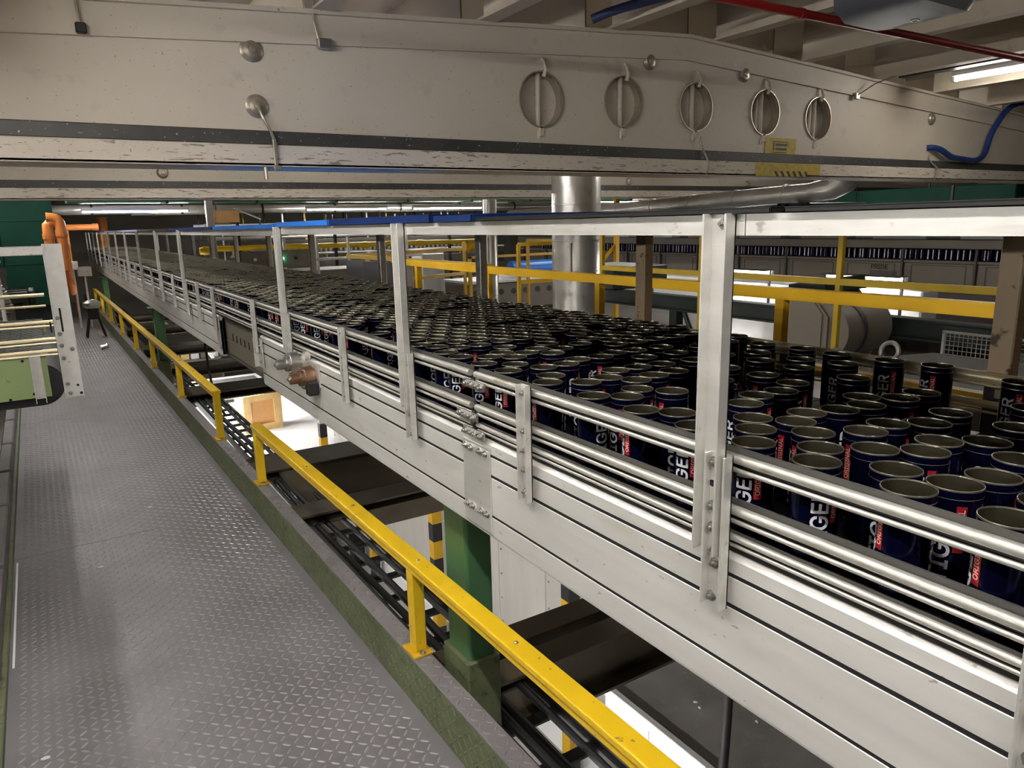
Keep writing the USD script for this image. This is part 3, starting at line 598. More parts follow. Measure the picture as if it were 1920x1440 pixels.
allc = np.vstack([near, far]); order = np.argsort(np.hypot(allc[:, 0], allc[:, 1]), kind='stable')
allc = allc[order]
angs = rng.uniform(0, 360, len(allc))
first = None
def can_label(x):
    if x < .93: return 'open navy blue can in the row against the near guide rails', 'cans along the near guide rails'
    if x > 1.64: return 'open navy blue can standing at the far edge of the belt', 'cans along the far guide rails'
    return 'open navy blue can standing in the middle of the conveyor belt', 'cans in the middle of the belt'
for (x, y), a in zip(allc[:300], angs):
    lab, grp = can_label(x)
    if first is None:
        first = thing('drink_can', lab, 'can', (x, y, ZB), a, grp); can_parts(first)
    else: copy_of(first, lab, (x, y, ZB), a, grp)
pi = UsdGeom.PointInstancer.Define(stage, '/World/can_crowd')
keys(pi.GetPrim(), label='the hundreds of open navy cans farther along the conveyor', category='cans', kind='stuff')
proto = UsdGeom.Xform.Define(stage, '/World/can_crowd/can'); can_parts(proto.GetPrim(), 18)
rest = allc[300:]
pi.CreatePrototypesRel().AddTarget(proto.GetPath())
pi.CreateProtoIndicesAttr(Vt.IntArray([0] * len(rest)))
pi.CreatePositionsAttr(Vt.Vec3fArray.FromNumpy(np.c_[rest, np.full(len(rest), ZB)].astype(np.float32)))
pi.CreateOrientationsAttr(Vt.QuathArray([Gf.Quath(math.cos(math.radians(a / 2)), 0, 0, math.sin(math.radians(a / 2))) for a in angs[300:]]))
# ---------------------------------------------------------------- crossing conveyor end, beside the walkway
U = thing('crossing_conveyor', 'end of a pale green can conveyor with an empty slatted belt, beside the walkway', 'conveyor', (0, 4.02, 0))
UX = -.045
obj('side_board', B().prism([(-3.4, .725), (UX - .02, .745), (UX - .02, .945), (-3.4, .945)], 'y', 0, .012), LGREEN, U, label='pale green side board with punched holes')
obj('far_side_board', B().box(-3.4, UX - .02, 1.50, 1.512, .725, .945), LGREEN, U)
obj('top_edge', B().box(-3.4, UX - .01, -.004, .02, .945, .955, .002), ALU, U)
b = B()
for x, z in [(-.16, .925), (-.135, .765), (-.26, .92), (-.30, .80), (-.23, .75)]: b.cyl((x, -.002, z), (x, .002, z), .0065, 10)
obj('punched_holes', b, DARKHOLE, U)
b = B()
for k in range(68): b.box(UX - .03 - k * .05 - .046, UX - .03 - k * .05, .03, 1.49, .965, .972, .001)
obj('belt_slats', b, GREYD, U, kind='stuff'); obj('belt_under', B().box(-3.4, UX - .03, .03, 1.49, .955, .965), BLACK, U)
for k in range(22):
    obj('belt_chain', B().box(-3.4, UX - .03, .06 + k * .066, .075 + k * .066, .971, .975), BLACK, U)
obj('end_drum', B().cyl((UX - .05, .02, .80), (UX - .05, 1.49, .80), .085, 28), RUBBER, U)
obj('drum_guard', B().prism(unary_union([Point(UX - .06, .80).buffer(.10, 12), sbox(-.45, .70, UX - .06, .80)]), 'y', .03, .05), BLACK, U)
for z in (1.098, 1.017, .962):
    obj('guide_rail', B().cyl((-3.4, -.005, z), (UX + .03, -.005, z), .0085, 12).cyl((-3.4, -.008, z - .02), (UX + .03, -.008, z - .018), .005, 8), TANR, U)
obj('far_guide_rail', B().cyl((-3.4, 1.505, 1.12), (UX, 1.505, 1.12), .012, 10).cyl((-3.4, 1.505, 1.05), (UX, 1.505, 1.05), .008, 10), TANR, U)
for x in (UX - .22, -1.0):
    obj('far_post', channel(.04, .018, .80, 1.40, x, 1.52).box(x - .02, x, 1.5, 1.54, .9, .95), ALU, U)
ps = B().box(UX + .036, UX + .110, -.03, -.026, .735, 1.455, .001).box(UX + .032, UX + .036, -.045, -.026, .735, 1.455).box(UX + .106, UX + .110, -.045, -.026, .735, 1.455)
po = obj('corner_post', ps, ALUP, U, label='grey aluminium corner channel with bolts')
bt = B()
for x, z in [(.05, 1.115), (.05, 1.04), (.05, .985), (.05, .925), (.05, .80), (.09, .965), (.055, .755)]: bt.bolt((UX + x, -.03, z), (0, -1, 0), .0065)
obj('bolts', bt, BOLT, po)
obj('slots', B().box(UX + .06, UX + .068, -.032, -.029, 1.05, 1.16).cyl((UX + .09, -.032, .79), (UX + .09, -.029, .79), .006, 8).cyl((UX + .10, -.032, .75), (UX + .10, -.029, .75), .007, 8).box(UX + .015, UX + .022, -.032, -.029, 1.05, 1.10), DARKHOLE, po)
obj('small_post', B().box(UX - .085, UX - .045, -.012, -.008, .74, .95, .001).box(UX - .087, UX - .083, -.026, -.008, .72, .95).box(UX - .047, UX - .043, -.026, -.008, .72, .95), ALU, U)
obj('top_bar', B().box(-3.4, UX + .04, -.03, -.004, 1.405, 1.447, .003), ALU, U)
obj('far_top_bar', B().box(-3.4, UX - .2, 1.5, 1.53, 1.33, 1.37, .003), ALU, U)
obj('leg', B().box(-.62, -.55, .05, .12, 0, .73, .003), LGREEN, U); obj('leg', B().box(-.62, -.55, 1.38, 1.45, 0, .73, .003), LGREEN, U)
# pale green machine flank below, along the walkway edge
m = thing('machine_flank', 'pale green machine side panel standing behind the low grey edge rail', 'machine', (-.46, 3.2, 0))
obj('panel', B().box(-.06, 0, -1.6, 2.6, -.05, .52, .006), LGREEN, m); obj('foot', B().box(-.05, -.02, -1.5, 2.5, -.1, -.05), BLACK, m)

# ---------------------------------------------------------------- far end of the walkway
h = thing('fan_housing', 'big dark green fan housing with a round lower end, beyond the crossing conveyor', 'fan housing', (-.15, 14.2, 0))
prof = unary_union([sbox(-.42, .74, .33, 2.12), Point(-.045, .74).buffer(.40, 24)])
obj('shell', B().prism(prof, 'y', 0, .9), DGREEN, h)
obj('seam', B().box(-.425, .335, -.012, .0, 1.02, 1.05, .002).box(-.425, .335, -.012, 0, 1.70, 1.72, .002), DGREEN, h)
obj('inlet', B().box(-.75, -.42, .1, .8, 1.0, 2.0, .01), DGREEN, h)
obj('stand', B().box(-.3, .22, .1, .8, 0, .5, .01), BLKGREEN, h)
m = thing('electric_motor', 'dark green electric motor with a round cowl in front of the fan housing', 'motor', (-.42, 12.6, .5))
obj('body', B().lathe([(0, -.16), (.10, -.16), (.115, -.12), (.115, .12), (.10, .14), (.05, .15), (.03, .2), (0, .2)], 20, (0, 0, .12), 'x'), BLKGREEN, m)
b = B()
for k in range(14): a = k * 2 * math.pi / 14; b.box(-.12, .12, .108 * math.cos(a) - .004, .108 * math.cos(a) + .004, .12 + .108 * math.sin(a) - .004, .12 + .108 * math.sin(a) + .02)
obj('cooling_fins', b, BLKGREEN, m); obj('cowl', B().lathe([(.085, 0), (.13, 0), (.135, .03), (.13, .06), (.085, .06)], 20, (.14, 0, .12), 'x'), BLACK, m)
obj('pedestal', B().box(-.06, .06, -.1, .1, -.5, .02, .005), BLACK, m)
f = thing('flexible_duct', 'crumpled grey flexible duct hanging at the edge of the view by the fan', 'duct', (-.66, 12.2, 0))
t = np.linspace(0, 1, 60); b = B().tube(np.c_[.05 * np.sin(6 * t), .03 * np.cos(5 * t), .35 + .95 * t], .10 + .016 * np.sin(t * 150) + .02 * np.sin(t * 9), 18)
obj('hose', b, M('crumpled_foil', (.28, .25, .22), .4, .5, .3, 14, .3, 20), f); obj('collar', B().cyl((0, 0, 1.28), (0, 0, 1.36), .125, 20), GALV, f)
st = thing('valve_stand', 'small valve stand with a silver round head at the walkway end', 'stand', (.47, 12.3, 0))
obj('head', B().lathe([(0, .42), (.09, .42), (.12, .45), (.12, .50), (.06, .54), (0, .55)], 18), GALV, st); obj('body', B().box(-.07, .07, -.07, .07, .26, .42, .01), BLACK, st)
for sx in (-1, 1):
    for sy in (-1, 1): obj('leg', B().cyl((sx * .06, sy * .06, .28), (sx * .12, sy * .12, 0), .015, 8), BLACK, st)
cd = thing('crushed_can', 'small crushed silver can lying on the walkway plate', 'can', (.44, 10.8, 0))
v = B().lathe([(0, .002), (.03, 0), (.034, .01), (.030, .05), (.033, .085), (.024, .095), (0, .092)], 16).out()
p = v[0].copy(); p[:, 0] *= 1.15 - .35 * meshkit.noise(p * 40); p = p @ rotm([0, 1, 0], 78).T; p[:, 2] -= p[:, 2].min() - .001
obj('shell', (p, v[1]), SILV, cd); obj('tab', B().box(.04, .044, -.008, .008, .02, .035), SILV, cd)
for k, (x, y) in enumerate([(.29, 7.9), (.02, 3.62), (.30, 4.3), (-.2, 2.3)]):
    pc = thing('paper_scrap', ['tiny pale scrap on the plate far along the walkway', 'tiny pale scrap on the plate below the middle of the walkway', 'tiny pale scrap beside a rusty spot on the walkway', 'white crumb on the walkway by the green edge strip'][k], 'scrap', (x, y, .002))
    q = B().lathe([(0, .003), (.007, .002), (.009, 0), (0, 0)], 7).out(); q[0][:, 0] *= 1.5; obj('flake', q, CLOTH, pc)
# orange drain pipes
o = thing('drain_pipe', 'bright orange plastic drain pipe bending down twice at the end of the walkway', 'pipe', (.12, 13.0, 0))
pts = [(.12, 0, .95), (.12, 0, 1.58), (.115, 0, 1.66), (.09, 0, 1.71), (.02, 0, 1.73), (-.05, 0, 1.735)]
obj('near_run', B().tube(pts, .072, 16), ORANGE, o); obj('elbow_run', B().tube([(-.05, .02, .9), (-.05, .02, 1.55), (-.045, .02, 1.62), (-.01, .02, 1.66), (.1, .05, 1.66)], .07, 16), ORANGE, o)
obj('socket', B().cyl((.12, 0, 1.45), (.12, 0, 1.55), .082, 16), ORANGE, o); obj('socket', B().cyl((-.05, .02, 1.42), (-.05, .02, 1.50), .08, 16), ORANGE, o)
obj('floor_leg', B().tube([(.12, 0, .96), (.15, .12, .7), (.16, .4, .6), (.16, 1.25, .55)], .055, 14), ORANGE, o); obj('floor_leg', B().cyl((-.05, .02, .9), (-.05, .02, 0), .07, 14), ORANGE, o)
o = thing('drain_pipe', 'horizontal orange plastic pipe with a short drop behind the far guard posts', 'pipe', (0, 15.6, 0))
obj('run', B().cyl((.33, 0, 1.60), (.86, 0, 1.60), .055, 16), ORANGE, o); obj('drop', B().cyl((.37, 0, 1.60), (.37, 0, 0), .03, 14), ORANGE, o); obj('socket', B().cyl((.78, 0, 1.60), (.88, 0, 1.60), .065, 16), ORANGE, o)
o = thing('drain_pipe', 'thick upright orange plastic pipe rising past the guard frame top', 'pipe', (1.30, 21.5, 0))
obj('run', B().tube([(0, 0, 1.88), (0, 0, 1.1), (.01, .08, .95), (.02, .3, .86), (.02, 5.6, .84)], .12, 16), ORANGE, o); obj('socket', B().cyl((0, 0, 1.3), (0, 0, 1.42), .14, 16), ORANGE, o)
for x, y, z, w, hh, lab in [(.33, 13.5, 1.0, .15, .13, 'white switch box on the far guard posts'), (.48, 13.5, .90, .20, .15, 'grey metal terminal box at the far end of the conveyor side')]:
    bx = thing('switch_box', lab, 'box', (x, y, z)); obj('case', B().box(-w / 2, w / 2, -.05, .05, -hh / 2, hh / 2, .008), WHITE if 'white' in lab else GALV, bx); obj('post', B().box(-.015, .015, .05, .08, -z, hh / 2, .002), ALU, bx)
# ducts and lights at the far end, seen below the girders
d = thing('supply_duct', 'long pale green air duct crossing the hall below the second girder', 'duct', (0, 12.6, 1.93))
for k in range(4): obj('hanger', B().cyl((1.2 + 2.5 * k, .25, .24), (1.2 + 2.5 * k, .25, 1.0), .008, 6), BLACK, d)
for k in range(8):
    obj('section', B().box(.35 + k * 1.35, .35 + (k + 1) * 1.35 - .02, 0, .5, 0, .24, .008), M('pale_green_duct', (.07, .24, .14), .35, .2, .2, 1.5), d)
    obj('joint', B().box(.35 + (k + 1) * 1.35 - .03, .35 + (k + 1) * 1.35 + .01, -.012, .51, -.012, .25, .003), DGREEN, d)
d = thing('steel_pipe', 'long shiny steel pipe with a rounded end crossing below the green duct', 'pipe', (0, 15.4, 1.90))
obj('run', B().tube([(.05, 0, 0), (11, 0, -.02)], .085, 18), GALV, d); obj('rounded_end', B().lathe([(.10, 0), (.10, .02), (.086, .03), (.0, .03)][::-1] if False else [(0, -.05), (.06, -.04), (.09, -.01), (.095, .03), (.085, .03)], 18, (.05, 0, 0), 'x'), GALV, d)
for k in range(7): obj('hanger', B().cyl((.8 + 1.5 * k, 0, .08), (.8 + 1.5 * k, 0, .6), .01, 6).lathe([(.088, -.02), (.096, -.02), (.096, .02), (.088, .02)], 18, (.8 + 1.5 * k, 0, 0), 'x'), BLACK, d)
d = thing('thin_pipe', 'thin dark pipe just above the shiny steel pipe', 'pipe', (0, 15.1, 2.03)); obj('run', B().cyl((.1, 0, 0), (11, 0, 0), .03, 10), BLACK, d); obj('flange', B().cyl((.6, 0, 0), (.7, 0, 0), .05, 12), BLACK, d)
for x0, x1, y, z, lab in [(1.6, 3.6, 17.2, 1.86, 'thin beige conduit crossing far behind the guard frame'), (3.9, 9.5, 17.8, 1.90, 'thin beige conduit far behind the second round column')]:
    q = thing('conduit', lab, 'conduit', (0, y, z)); obj('run', B().cyl((x0, 0, 0), (x1, 0, 0), .035, 10), BEIGE, q); obj('clip', B().box(x0 + .4, x0 + .44, -.05, .05, -.05, zt(x0) + .36 - z, .002), SLEEVE, q)
q = thing('pendant_lamp', 'small grey dish lamp over the middle of the conveyor', 'lamp', (2.2, 11.6, 1.58))
obj('dish', B().lathe([(.0, .09), (.03, .09), (.05, .05), (.2, .0), (.205, -.01), (.19, -.005), (.04, .03), (0, .03)], 24), GALV, q); obj('stem', B().cyl((0, 0, .08), (0, 0, zt(2.2) - 1.24), .008, 8), BLACK, q)
q = thing('flap_sign', 'small brown board hanging from a bracket behind the blue film sheets', 'board', (2.12, 10.5, 1.66))
obj('board', B().box(-.16, .16, -.02, .02, -.07, .09, .006), WOODI, q); obj('arm', B().cyl((.1, 0, .12), (.45, 0, -.03), .012, 8), ALU, q); obj('post', B().box(-.26, -.17, -.04, .04, -1.66, 1.0, .006), GALV, q)
# ---------------------------------------------------------------- far side: upper floor, columns, rails, machines
obj('floor', B().box(2.75, XR, YB, 19.0, -.25, 0, .004), MEZZ, kind='structure')
def round_column(x, y, r, label, seams):
    t = thing('round_column', label, 'column', (x, y, 0))
    obj('shell', B().cyl((0, 0, 0), (0, 0, zt(x) + .3), r, 40), GALV, t)
    for z in seams: obj('seam_band', B().lathe([(r, z - .008), (r + .004, z - .006), (r + .004, z + .006), (r, z + .008)], 40), GALV, t)
    obj('rivets', B().box(-r * .75 - .01, -r * .75 + .012, -r * .66 - .006, -r * .66 + .01, .3, .62).box(-r * .75 - .01, -r * .75 + .012, -r * .66 - .006, -r * .66 + .01, .95, 1.3), SLEEVE, t)
    return t
round_column(4.42, 5.8, .238, 'thick round silver column wrapped in sheet metal behind the conveyor', (.62, 1.02, 1.32, 1.66))
round_column(5.34, 9.0, .095, 'thin round silver column farther back, seen past the second guard post', (.5, 1.6))

def rail(name, label, pts, zs, posts, m, w=.04, zb=0, cat='railing'):
    """railing along the polyline pts (x, y): bars at heights zs, posts at fractions along it"""
    t = thing(name, label, cat)
    P = np.array(pts, float); s = np.r_[0, np.cumsum(np.linalg.norm(np.diff(P, axis=0), axis=1))]
    at = lambda u: np.array([np.interp(u, s, P[:, 0]), np.interp(u, s, P[:, 1])])
    for z in zs:
        b = B()
        for a, e in zip(P, P[1:]):
            d = e - a; L = np.linalg.norm(d); n = np.array([-d[1], d[0]]) / L * w / 2
            q = np.array([[*(a - n)], [*(e - n)], [*(e + n)], [*(a + n)]]); b.prism(Polygon(q), 'z', z - w / 2, z + w / 2)
        obj('bar', b, m, t)
    for u in posts:
        x, y = at(u * s[-1]) if u <= 1 else at(u - 10)
        obj('post', B().box(x - w * .45, x + w * .45, y - w * .45, y + w * .45, zb, max(zs), .003), m, t)
    return t
rail('guard_rail', 'yellow two bar guard rail along the far side of the can conveyor', [(2.70, -1.5), (2.70, 5.2), (2.78, 6.4)], [1.172, .858], [10.7, 12.0 + .06 + 1.5, 13.32 + 1.5, 14.7 + 1.5, 15.9 + 1.5], YELD, .05)
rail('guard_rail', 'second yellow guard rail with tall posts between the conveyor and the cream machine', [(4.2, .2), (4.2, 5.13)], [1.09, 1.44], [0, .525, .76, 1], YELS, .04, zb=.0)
rail('guard_rail', 'yellow guard rail running back from the silver column towards the far machines', [(3.3, 5.6), (3.3, 9.2), (5.4, 9.9)], [1.13, .76], [0, .25, .5, .75, 1], YELD, .045)
rail('guard_rail', 'yellow guard rail around the stair beside the thin silver column', [(4.9, 7.6), (6.1, 7.5), (6.1, 9.2)], [1.24, .78], [0, .5, 1], YELD, .045)
st = thing('stair_rail', 'slanting yellow stair rail beside the thin silver column', 'railing')
obj('bar', B().tube([(6.0, 8.0, 1.0), (6.6, 7.75, 1.75)], .026, 10), YELD, st); obj('bar', B().tube([(6.0, 8.0, .45), (6.6, 7.75, 1.2)], .026, 10), YELD, st); obj('post', B().box(6.56, 6.62, 7.72, 7.78, 0, 1.9, .003), YELD, st)
g = thing('gas_pipe', 'bright yellow gas pipe running across the far end of the hall', 'pipe', (0, 14.0, 1.135))
obj('run', B().tube([(2.35, 0, .03), (7.9, 0, .0)], .05, 14), YEL, g)
for x in (2.4, 4.2, 5.4, 6.6): obj('valve', B().lathe([(0, -.09), (.06, -.09), (.075, 0), (.06, .09), (0, .09)], 14, (x, 0, 0), 'x'), YEL, g)
for x in (3, 4.8, 6.1, 7.3): obj('bracket', B().box(x - .02, x + .02, -.02, .06, -1.1, .6, .003), BLACK, g)
g = thing('yellow_drive_unit', 'short thick yellow cylinder unit high beside the thin column', 'machine', (5.35, 9.35, 1.18))
obj('cylinder', B().lathe([(0, -.25), (.08, -.25), (.09, -.2), (.07, -.18), (.07, .25), (0, .25)], 18, (0, 0, 0), 'x'), YELD, g); obj('bracket', B().box(-.03, .03, -.03, .03, -1.18, 0, .003), BLACK, g)

# cream can conveyor with the dark lettering
P_ = thing('cream_conveyor', 'long cream can conveyor across the hall with a dark PRIDE name on its flank', 'conveyor')
PX = 10.0
for k in range(15):
    a, e = .95 + k * .95, .95 + k * .95 + .92
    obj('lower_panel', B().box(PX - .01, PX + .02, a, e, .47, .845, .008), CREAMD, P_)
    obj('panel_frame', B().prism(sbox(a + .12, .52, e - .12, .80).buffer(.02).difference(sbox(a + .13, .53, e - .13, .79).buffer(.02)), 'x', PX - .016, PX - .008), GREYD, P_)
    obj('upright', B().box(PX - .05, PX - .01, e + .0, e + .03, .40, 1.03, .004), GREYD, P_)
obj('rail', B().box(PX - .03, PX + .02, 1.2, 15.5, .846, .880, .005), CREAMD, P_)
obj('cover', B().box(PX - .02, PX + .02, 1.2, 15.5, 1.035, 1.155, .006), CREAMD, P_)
obj('back_panel', B().box(PX + .4, PX + .42, 1.2, 15.5, .40, 1.155), GREYD, P_)
obj('belt', B().box(PX + .02, PX + .4, 1.2, 15.5, .86, .882), BLACK, P_)
for y in (1.5, 4.4, 7.3, 10.2, 13.1): obj('leg', B().box(PX + .05, PX + .15, y, y + .1, 0, .47, .004), GREYD, P_)
def flat_text(s, h, origin, m, name, parent, face='-x', depth=.004, bold=True):
    t = meshkit.text_mesh(s, h, depth=depth, bold=bold); v = np.array(t.vertices)
    if face == '-x': v = np.stack([-v[:, 2], -v[:, 0], v[:, 1]], 1)     # reads with y falling, seen from -x
    else: v = np.stack([v[:, 0], -v[:, 2], v[:, 1]], 1)
    return obj(name, (v + origin, t.faces), m, parent)
flat_text('PRIDE', .062, (PX - .012, 6.155, .742), INKK, 'lettering', P_)
obj('caption_plate', B().box(PX - .016, PX - .008, 5.765, 6.155, .665, .715, .001), GREYD, P_)
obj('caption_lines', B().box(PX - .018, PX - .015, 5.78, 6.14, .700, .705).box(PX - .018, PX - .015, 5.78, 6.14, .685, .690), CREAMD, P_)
for k in range(10):
    y = 2.2 + k * 1.2
    q = thing('folded_sheet', 'pale folded sheet lying on the top of the cream conveyor', 'sheet', (PX + .15, y, 1.157), 0, 'sheets on the cream conveyor')
    obj('sheet', B().box(-.1, .12, -.45 + .1 * rnd.random(), .4, 0, .035 + .02 * rnd.random(), .006), [CLOTH, WOODI, WHITE, CLOTH, BEIGE][k % 5], q)
small = None
for k in range(150):
    y = 3.0 + k * .0775
    lab, grp = 'dark can in the row showing through the slot of the cream conveyor', 'cans in the slot of the cream conveyor'
    if small is None:
        small = thing('slot_can', lab, 'can', (PX + .09, y, .882), 0, grp)
        obj('body', B().lathe([(0, 0), (.028, 0), (.034, .01), (.034, .135), (.031, .143), (0, .143)], 12), M('dark_can_print', (.02, .016, .05), .18, .8, .05), small)
        obj('stripe', B().raw(*patch(math.pi - .12, math.pi + .28, .01, .135, .034, .0004, 3)), INKW, small)
    else: copy_of(small, lab, (PX + .09 + rnd.uniform(0, .02), y, .882), rnd.uniform(-40, 40), grp)

# machines on the upper floor
hp = thing('hopper', 'grey beige sheet metal hopper with a slanted hood and rolled flank', 'hopper', (4.5, 2.9, 0))
obj('front_plate', B().prism([(.16, .50), (.47, .50), (.50, .80), (.49, 1.0), (.30, 1.0), (.16, .84)], 'x', -.06, -.05), GREYM, hp)
obj('body', B().prism([(.12, .4), (.5, .4), (.5, 1.0), (.28, 1.0), (.12, .82)], 'x', -.05, .5), GREYM, hp)
obj('rolled_flank', B().prism(Point(.16, .72).buffer(.19, 20), 'x', -.03, .48), GREYM, hp)
obj('band', B().prism(Point(.16, .72).buffer(.198, 20).difference(Point(.16, .72).buffer(.19, 20)), 'x', .14, .18), GREYD, hp)
obj('dark_hood', B().prism([(.20, .98), (.5, 1.0), (.5, 1.02), (.22, 1.075)], 'x', .02, .5), BLKGREEN, hp)
obj('stand', B().box(.0, .45, .0, .45, 0, .45, .01), GREYD, hp)
bx = thing('machine_cover', 'low dark grey sloping machine cover with two lifting eyes', 'machine', (3.45, 1.2, 0))
obj('cover', B().prism([(-.28, 0), (-.28, .46), (.0, .715), (1.3, .62), (1.3, 0)], 'y', -.9, 1.25), GREYD, bx, label='dark grey cover with a sloping front')
obj('seam', B().box(.02, 1.28, 1.245, 1.262, .0, .60).box(.3, .32, -.9, 1.25, .69, .698), BLACK, bx)
EYEM = M('pale_lifting_eye', (.34, .32, .30), .4, .5)
for y, x, z in [(1.05, .45, .69), (1.10, .03, .69)]:
    q = B(); t = np.linspace(0, 2 * np.pi, 25); q.tube(np.c_[.012 * np.sin(t), .05 * np.cos(t), .06 + .05 * np.sin(t)] + [x, y, z], .013, 8); q.cyl((x, y, z - .02), (x, y, z + .015), .022, 10)
    obj('lifting_eye', q, EYEM, bx)
cl = thing('plastic_sheet', 'crumpled white plastic sheeting hanging beside the dark grey machine cover', 'sheet', (3.10, 2.03, .57))
gx, gy = np.meshgrid(np.linspace(-.36, .34, 26), np.linspace(0, 1, 22), indexing='ij')
zz = .28 * np.exp(-((gx + .0) / .17) ** 2) * (1 - gy) + .04 * meshkit.fbm(np.stack([gx * 6, gy * 5, gx * 0], -1)) - .57 * gy
V = np.stack([-.02 - .10 * gy + .03 * meshkit.fbm(np.stack([gx * 9, gy * 7, gx * 0 + 3], -1)), gx, zz], -1).reshape(-1, 3)
F = [[i * 22 + j, (i + 1) * 22 + j, (i + 1) * 22 + j + 1, i * 22 + j + 1] for i in range(25) for j in range(21)]
b = usdkit.mesh(stage, numbered(path_of(cl), 'sheet'), (np.vstack([V, V + [.004, 0, 0]]), np.vstack([np.array(F), np.array(F)[:, ::-1] + len(V)])), CLOTH, smooth=True)
fr = thing('green_steel_frame', 'dark green steel beam frame on posts crossing behind the yellow guard rail', 'frame', (5.25, 0, 0))
obj('beam', B().prism(unary_union([sbox(-.06, .61, .06, .625), sbox(-.01, .61, .01, .76), sbox(-.06, .745, .06, .76)]), 'y', .6, 7.0), BLKGREEN, fr)
for y in (1.7, 3.6, 5.25, 6.6): obj('post', B().box(-.05, .05, y - .05, y + .05, 0, .62, .004), BLKGREEN, fr)
for y in (4.85, 6.2): obj('brace', B().tube([(0, y, .08), (0, y + .3, .62)], .025, 8), BLKGREEN, fr)
obj('upper_box', B().box(-.1, .7, 6.1, 7.0, .76, 1.0, .01), BLKGREEN, fr)
bl = thing('blower', 'dark grey round blower with a motor on the green frame', 'blower', (6.3, 3.0, .47))
obj('scroll', B().prism(Point(0, .16).buffer(.26, 24).union(sbox(-.1, .16, .26, .42)), 'x', 0, .3), GREYD, bl); obj('inlet_ring', B().lathe([(.06, -.03), (.10, -.03), (.115, 0), (.10, .0)], 20, (0, .3, .03), 'x').cyl((-.012, .3, .03), (0, .3, .03), .03, 12), BLACK, bl)
obj('motor', B().cyl((-.05, .32, .02), (.3, .32, .02), .10, 20), GREYD, bl); obj('base', B().box(-.1, .5, -.3, .5, -.10, -.02, .004).box(0, .4, -.2, .4, -.47, -.1, .004), BLKGREEN, bl)
ow = thing('fan_unit', 'grey fan unit with a dark cap mark and faint lettering below the green beam', 'fan', (5.9, 3.1, 0))
obj('case', B().box(-.08, .4, -.05, .5, .12, .58, .01), GREYD, ow); obj('cap_mark', B().prism([(.13, .47), (.30, .47), (.33, .44), (.32, .415), (.11, .43)], 'x', -.084, -.079), INKK, ow)
flat_text('OWENT', .04, (-.081, .345, .355), M('faint_print', (.04, .036, .034), .5), 'lettering', ow); obj('plate', B().box(-.083, -.079, .16, .28, .30, .325), INKK, ow); obj('foot', B().box(0, .35, 0, .45, 0, .12, .004), BLACK, ow)
ms = thing('mesh_panel', 'pale wire mesh guard panel in a frame below the green beam', 'guard panel', (4.98, 2.0, .55))
b = B()
for k in range(26): b.cyl((0, -.2 + k * .028, .0), (0, -.2 + k * .028, .17), .003, 5)
for k in range(6): b.cyl((0, -.2, k * .03), (0, .5, k * .03), .003, 5)
obj('wires', b, GALV, ms, kind='stuff'); obj('frame', B().box(-.012, .012, .50, .52, -.55, .18, .002).box(-.012, .012, -.22, -.20, -.55, .18, .002).box(-.012, .012, -.22, .52, .17, .185, .001), GALV, ms)
for x, y0, y1, z0, z1, lab in [(9.2, 6.3, 9.8, .1, .52, 'long white machine cabinet glowing below the cream conveyor'), (9.1, 4.9, 6.1, .1, .56, 'white cabinet below the PRIDE lettering with a rounded lid'), (8.9, 2.6, 3.3, .2, .6, 'white cabinet below the near end of the cream conveyor'), (7.6, 10.2, 13.2, .05, .50, 'wide white machine body beyond the thick silver column'), (6.8, 14.4, 17.6, 0, .9, 'pale grey machine wall behind the far yellow rails')]:
    w = thing('white_cabinet', lab, 'cabinet', (x, (y0 + y1) / 2, 0)); L = (y1 - y0) / 2
    obj('body', B().box(0, .55, -L, L, z0, z1, .02), WHITE, w); obj('lid', B().box(-.01, .56, -L + .02, L * .2, z1, z1 + .035, .012), WHITE, w)
    obj('plinth', B().box(.05, .5, -L + .05, L - .05, 0, z0, .004), BLACK, w) if z0 > 0 else None
    obj('handle', B().box(-.03, 0, -.2, .2, (z0 + z1) / 2, (z0 + z1) / 2 + .02, .004), BOLT, w)
sc = thing('scrap_heap', 'small heap of shiny crushed cans beside the hopper', 'scrap', (6.2, 4.75, 0), kind=None)
b = B()
for k in range(34):
    v = B().lathe([(0, 0), (.033, 0), (.03, .05), (.034, .09), (0, .095)], 8).out(); q = v[0] @ rotm([rnd.random(), rnd.random(), .3], rnd.uniform(20, 160)).T
    b.raw(q + [rnd.gauss(0, .16), rnd.gauss(0, .2), .05 + .09 * rnd.random()], v[1])
obj('cans', b, SILV, sc, kind='stuff'); obj('tray', B().box(-.4, .4, -.5, .5, 0, .04, .01), BLKGREEN, sc)
cb = thing('control_panel', 'grey control panel with a lit green button beyond the blue film sheets', 'control panel', (2.62, 10.8, .98))
obj('case', B().box(-.02, .18, -.65, .62, 0, .22, .01), GREYM, cb, label='grey case'); obj('post', B().box(.05, .11, -.05, .05, -.98, 0, .004), GREYD, cb)
obj('front', B().box(-.45, .45, -.70, -.66, .0, .23, .006), GREYM, cb)
for k, (x, m) in enumerate([(-.28, WHITE), (-.10, LEDR), (.08, LEDG), (.26, BLACK)]): obj('button', B().lathe([(0, -.03), (.02, -.03), (.022, 0), (0, 0)], 12, (x, -.70, .12), 'y'), m, cb)
gc = thing('grey_cabinet', 'dark grey cabinet with a pale side standing behind the second guard post', 'cabinet', (2.9, 7.0, 0))
obj('body', B().prism([(-.20, .0), (.17, .0), (.17, 1.12), (-.24, 1.16), (-.20, .72)], 'y', 0, .5), M('slate_cabinet', (.085, .088, .095), .5), gc); obj('side', B().box(.17, .32, .02, .48, 0, 1.10, .006), GALV, gc)
fm = thing('far_machine', 'brown grey machine block with dark openings far behind the conveyor', 'machine', (4.0, 11.2, 0))
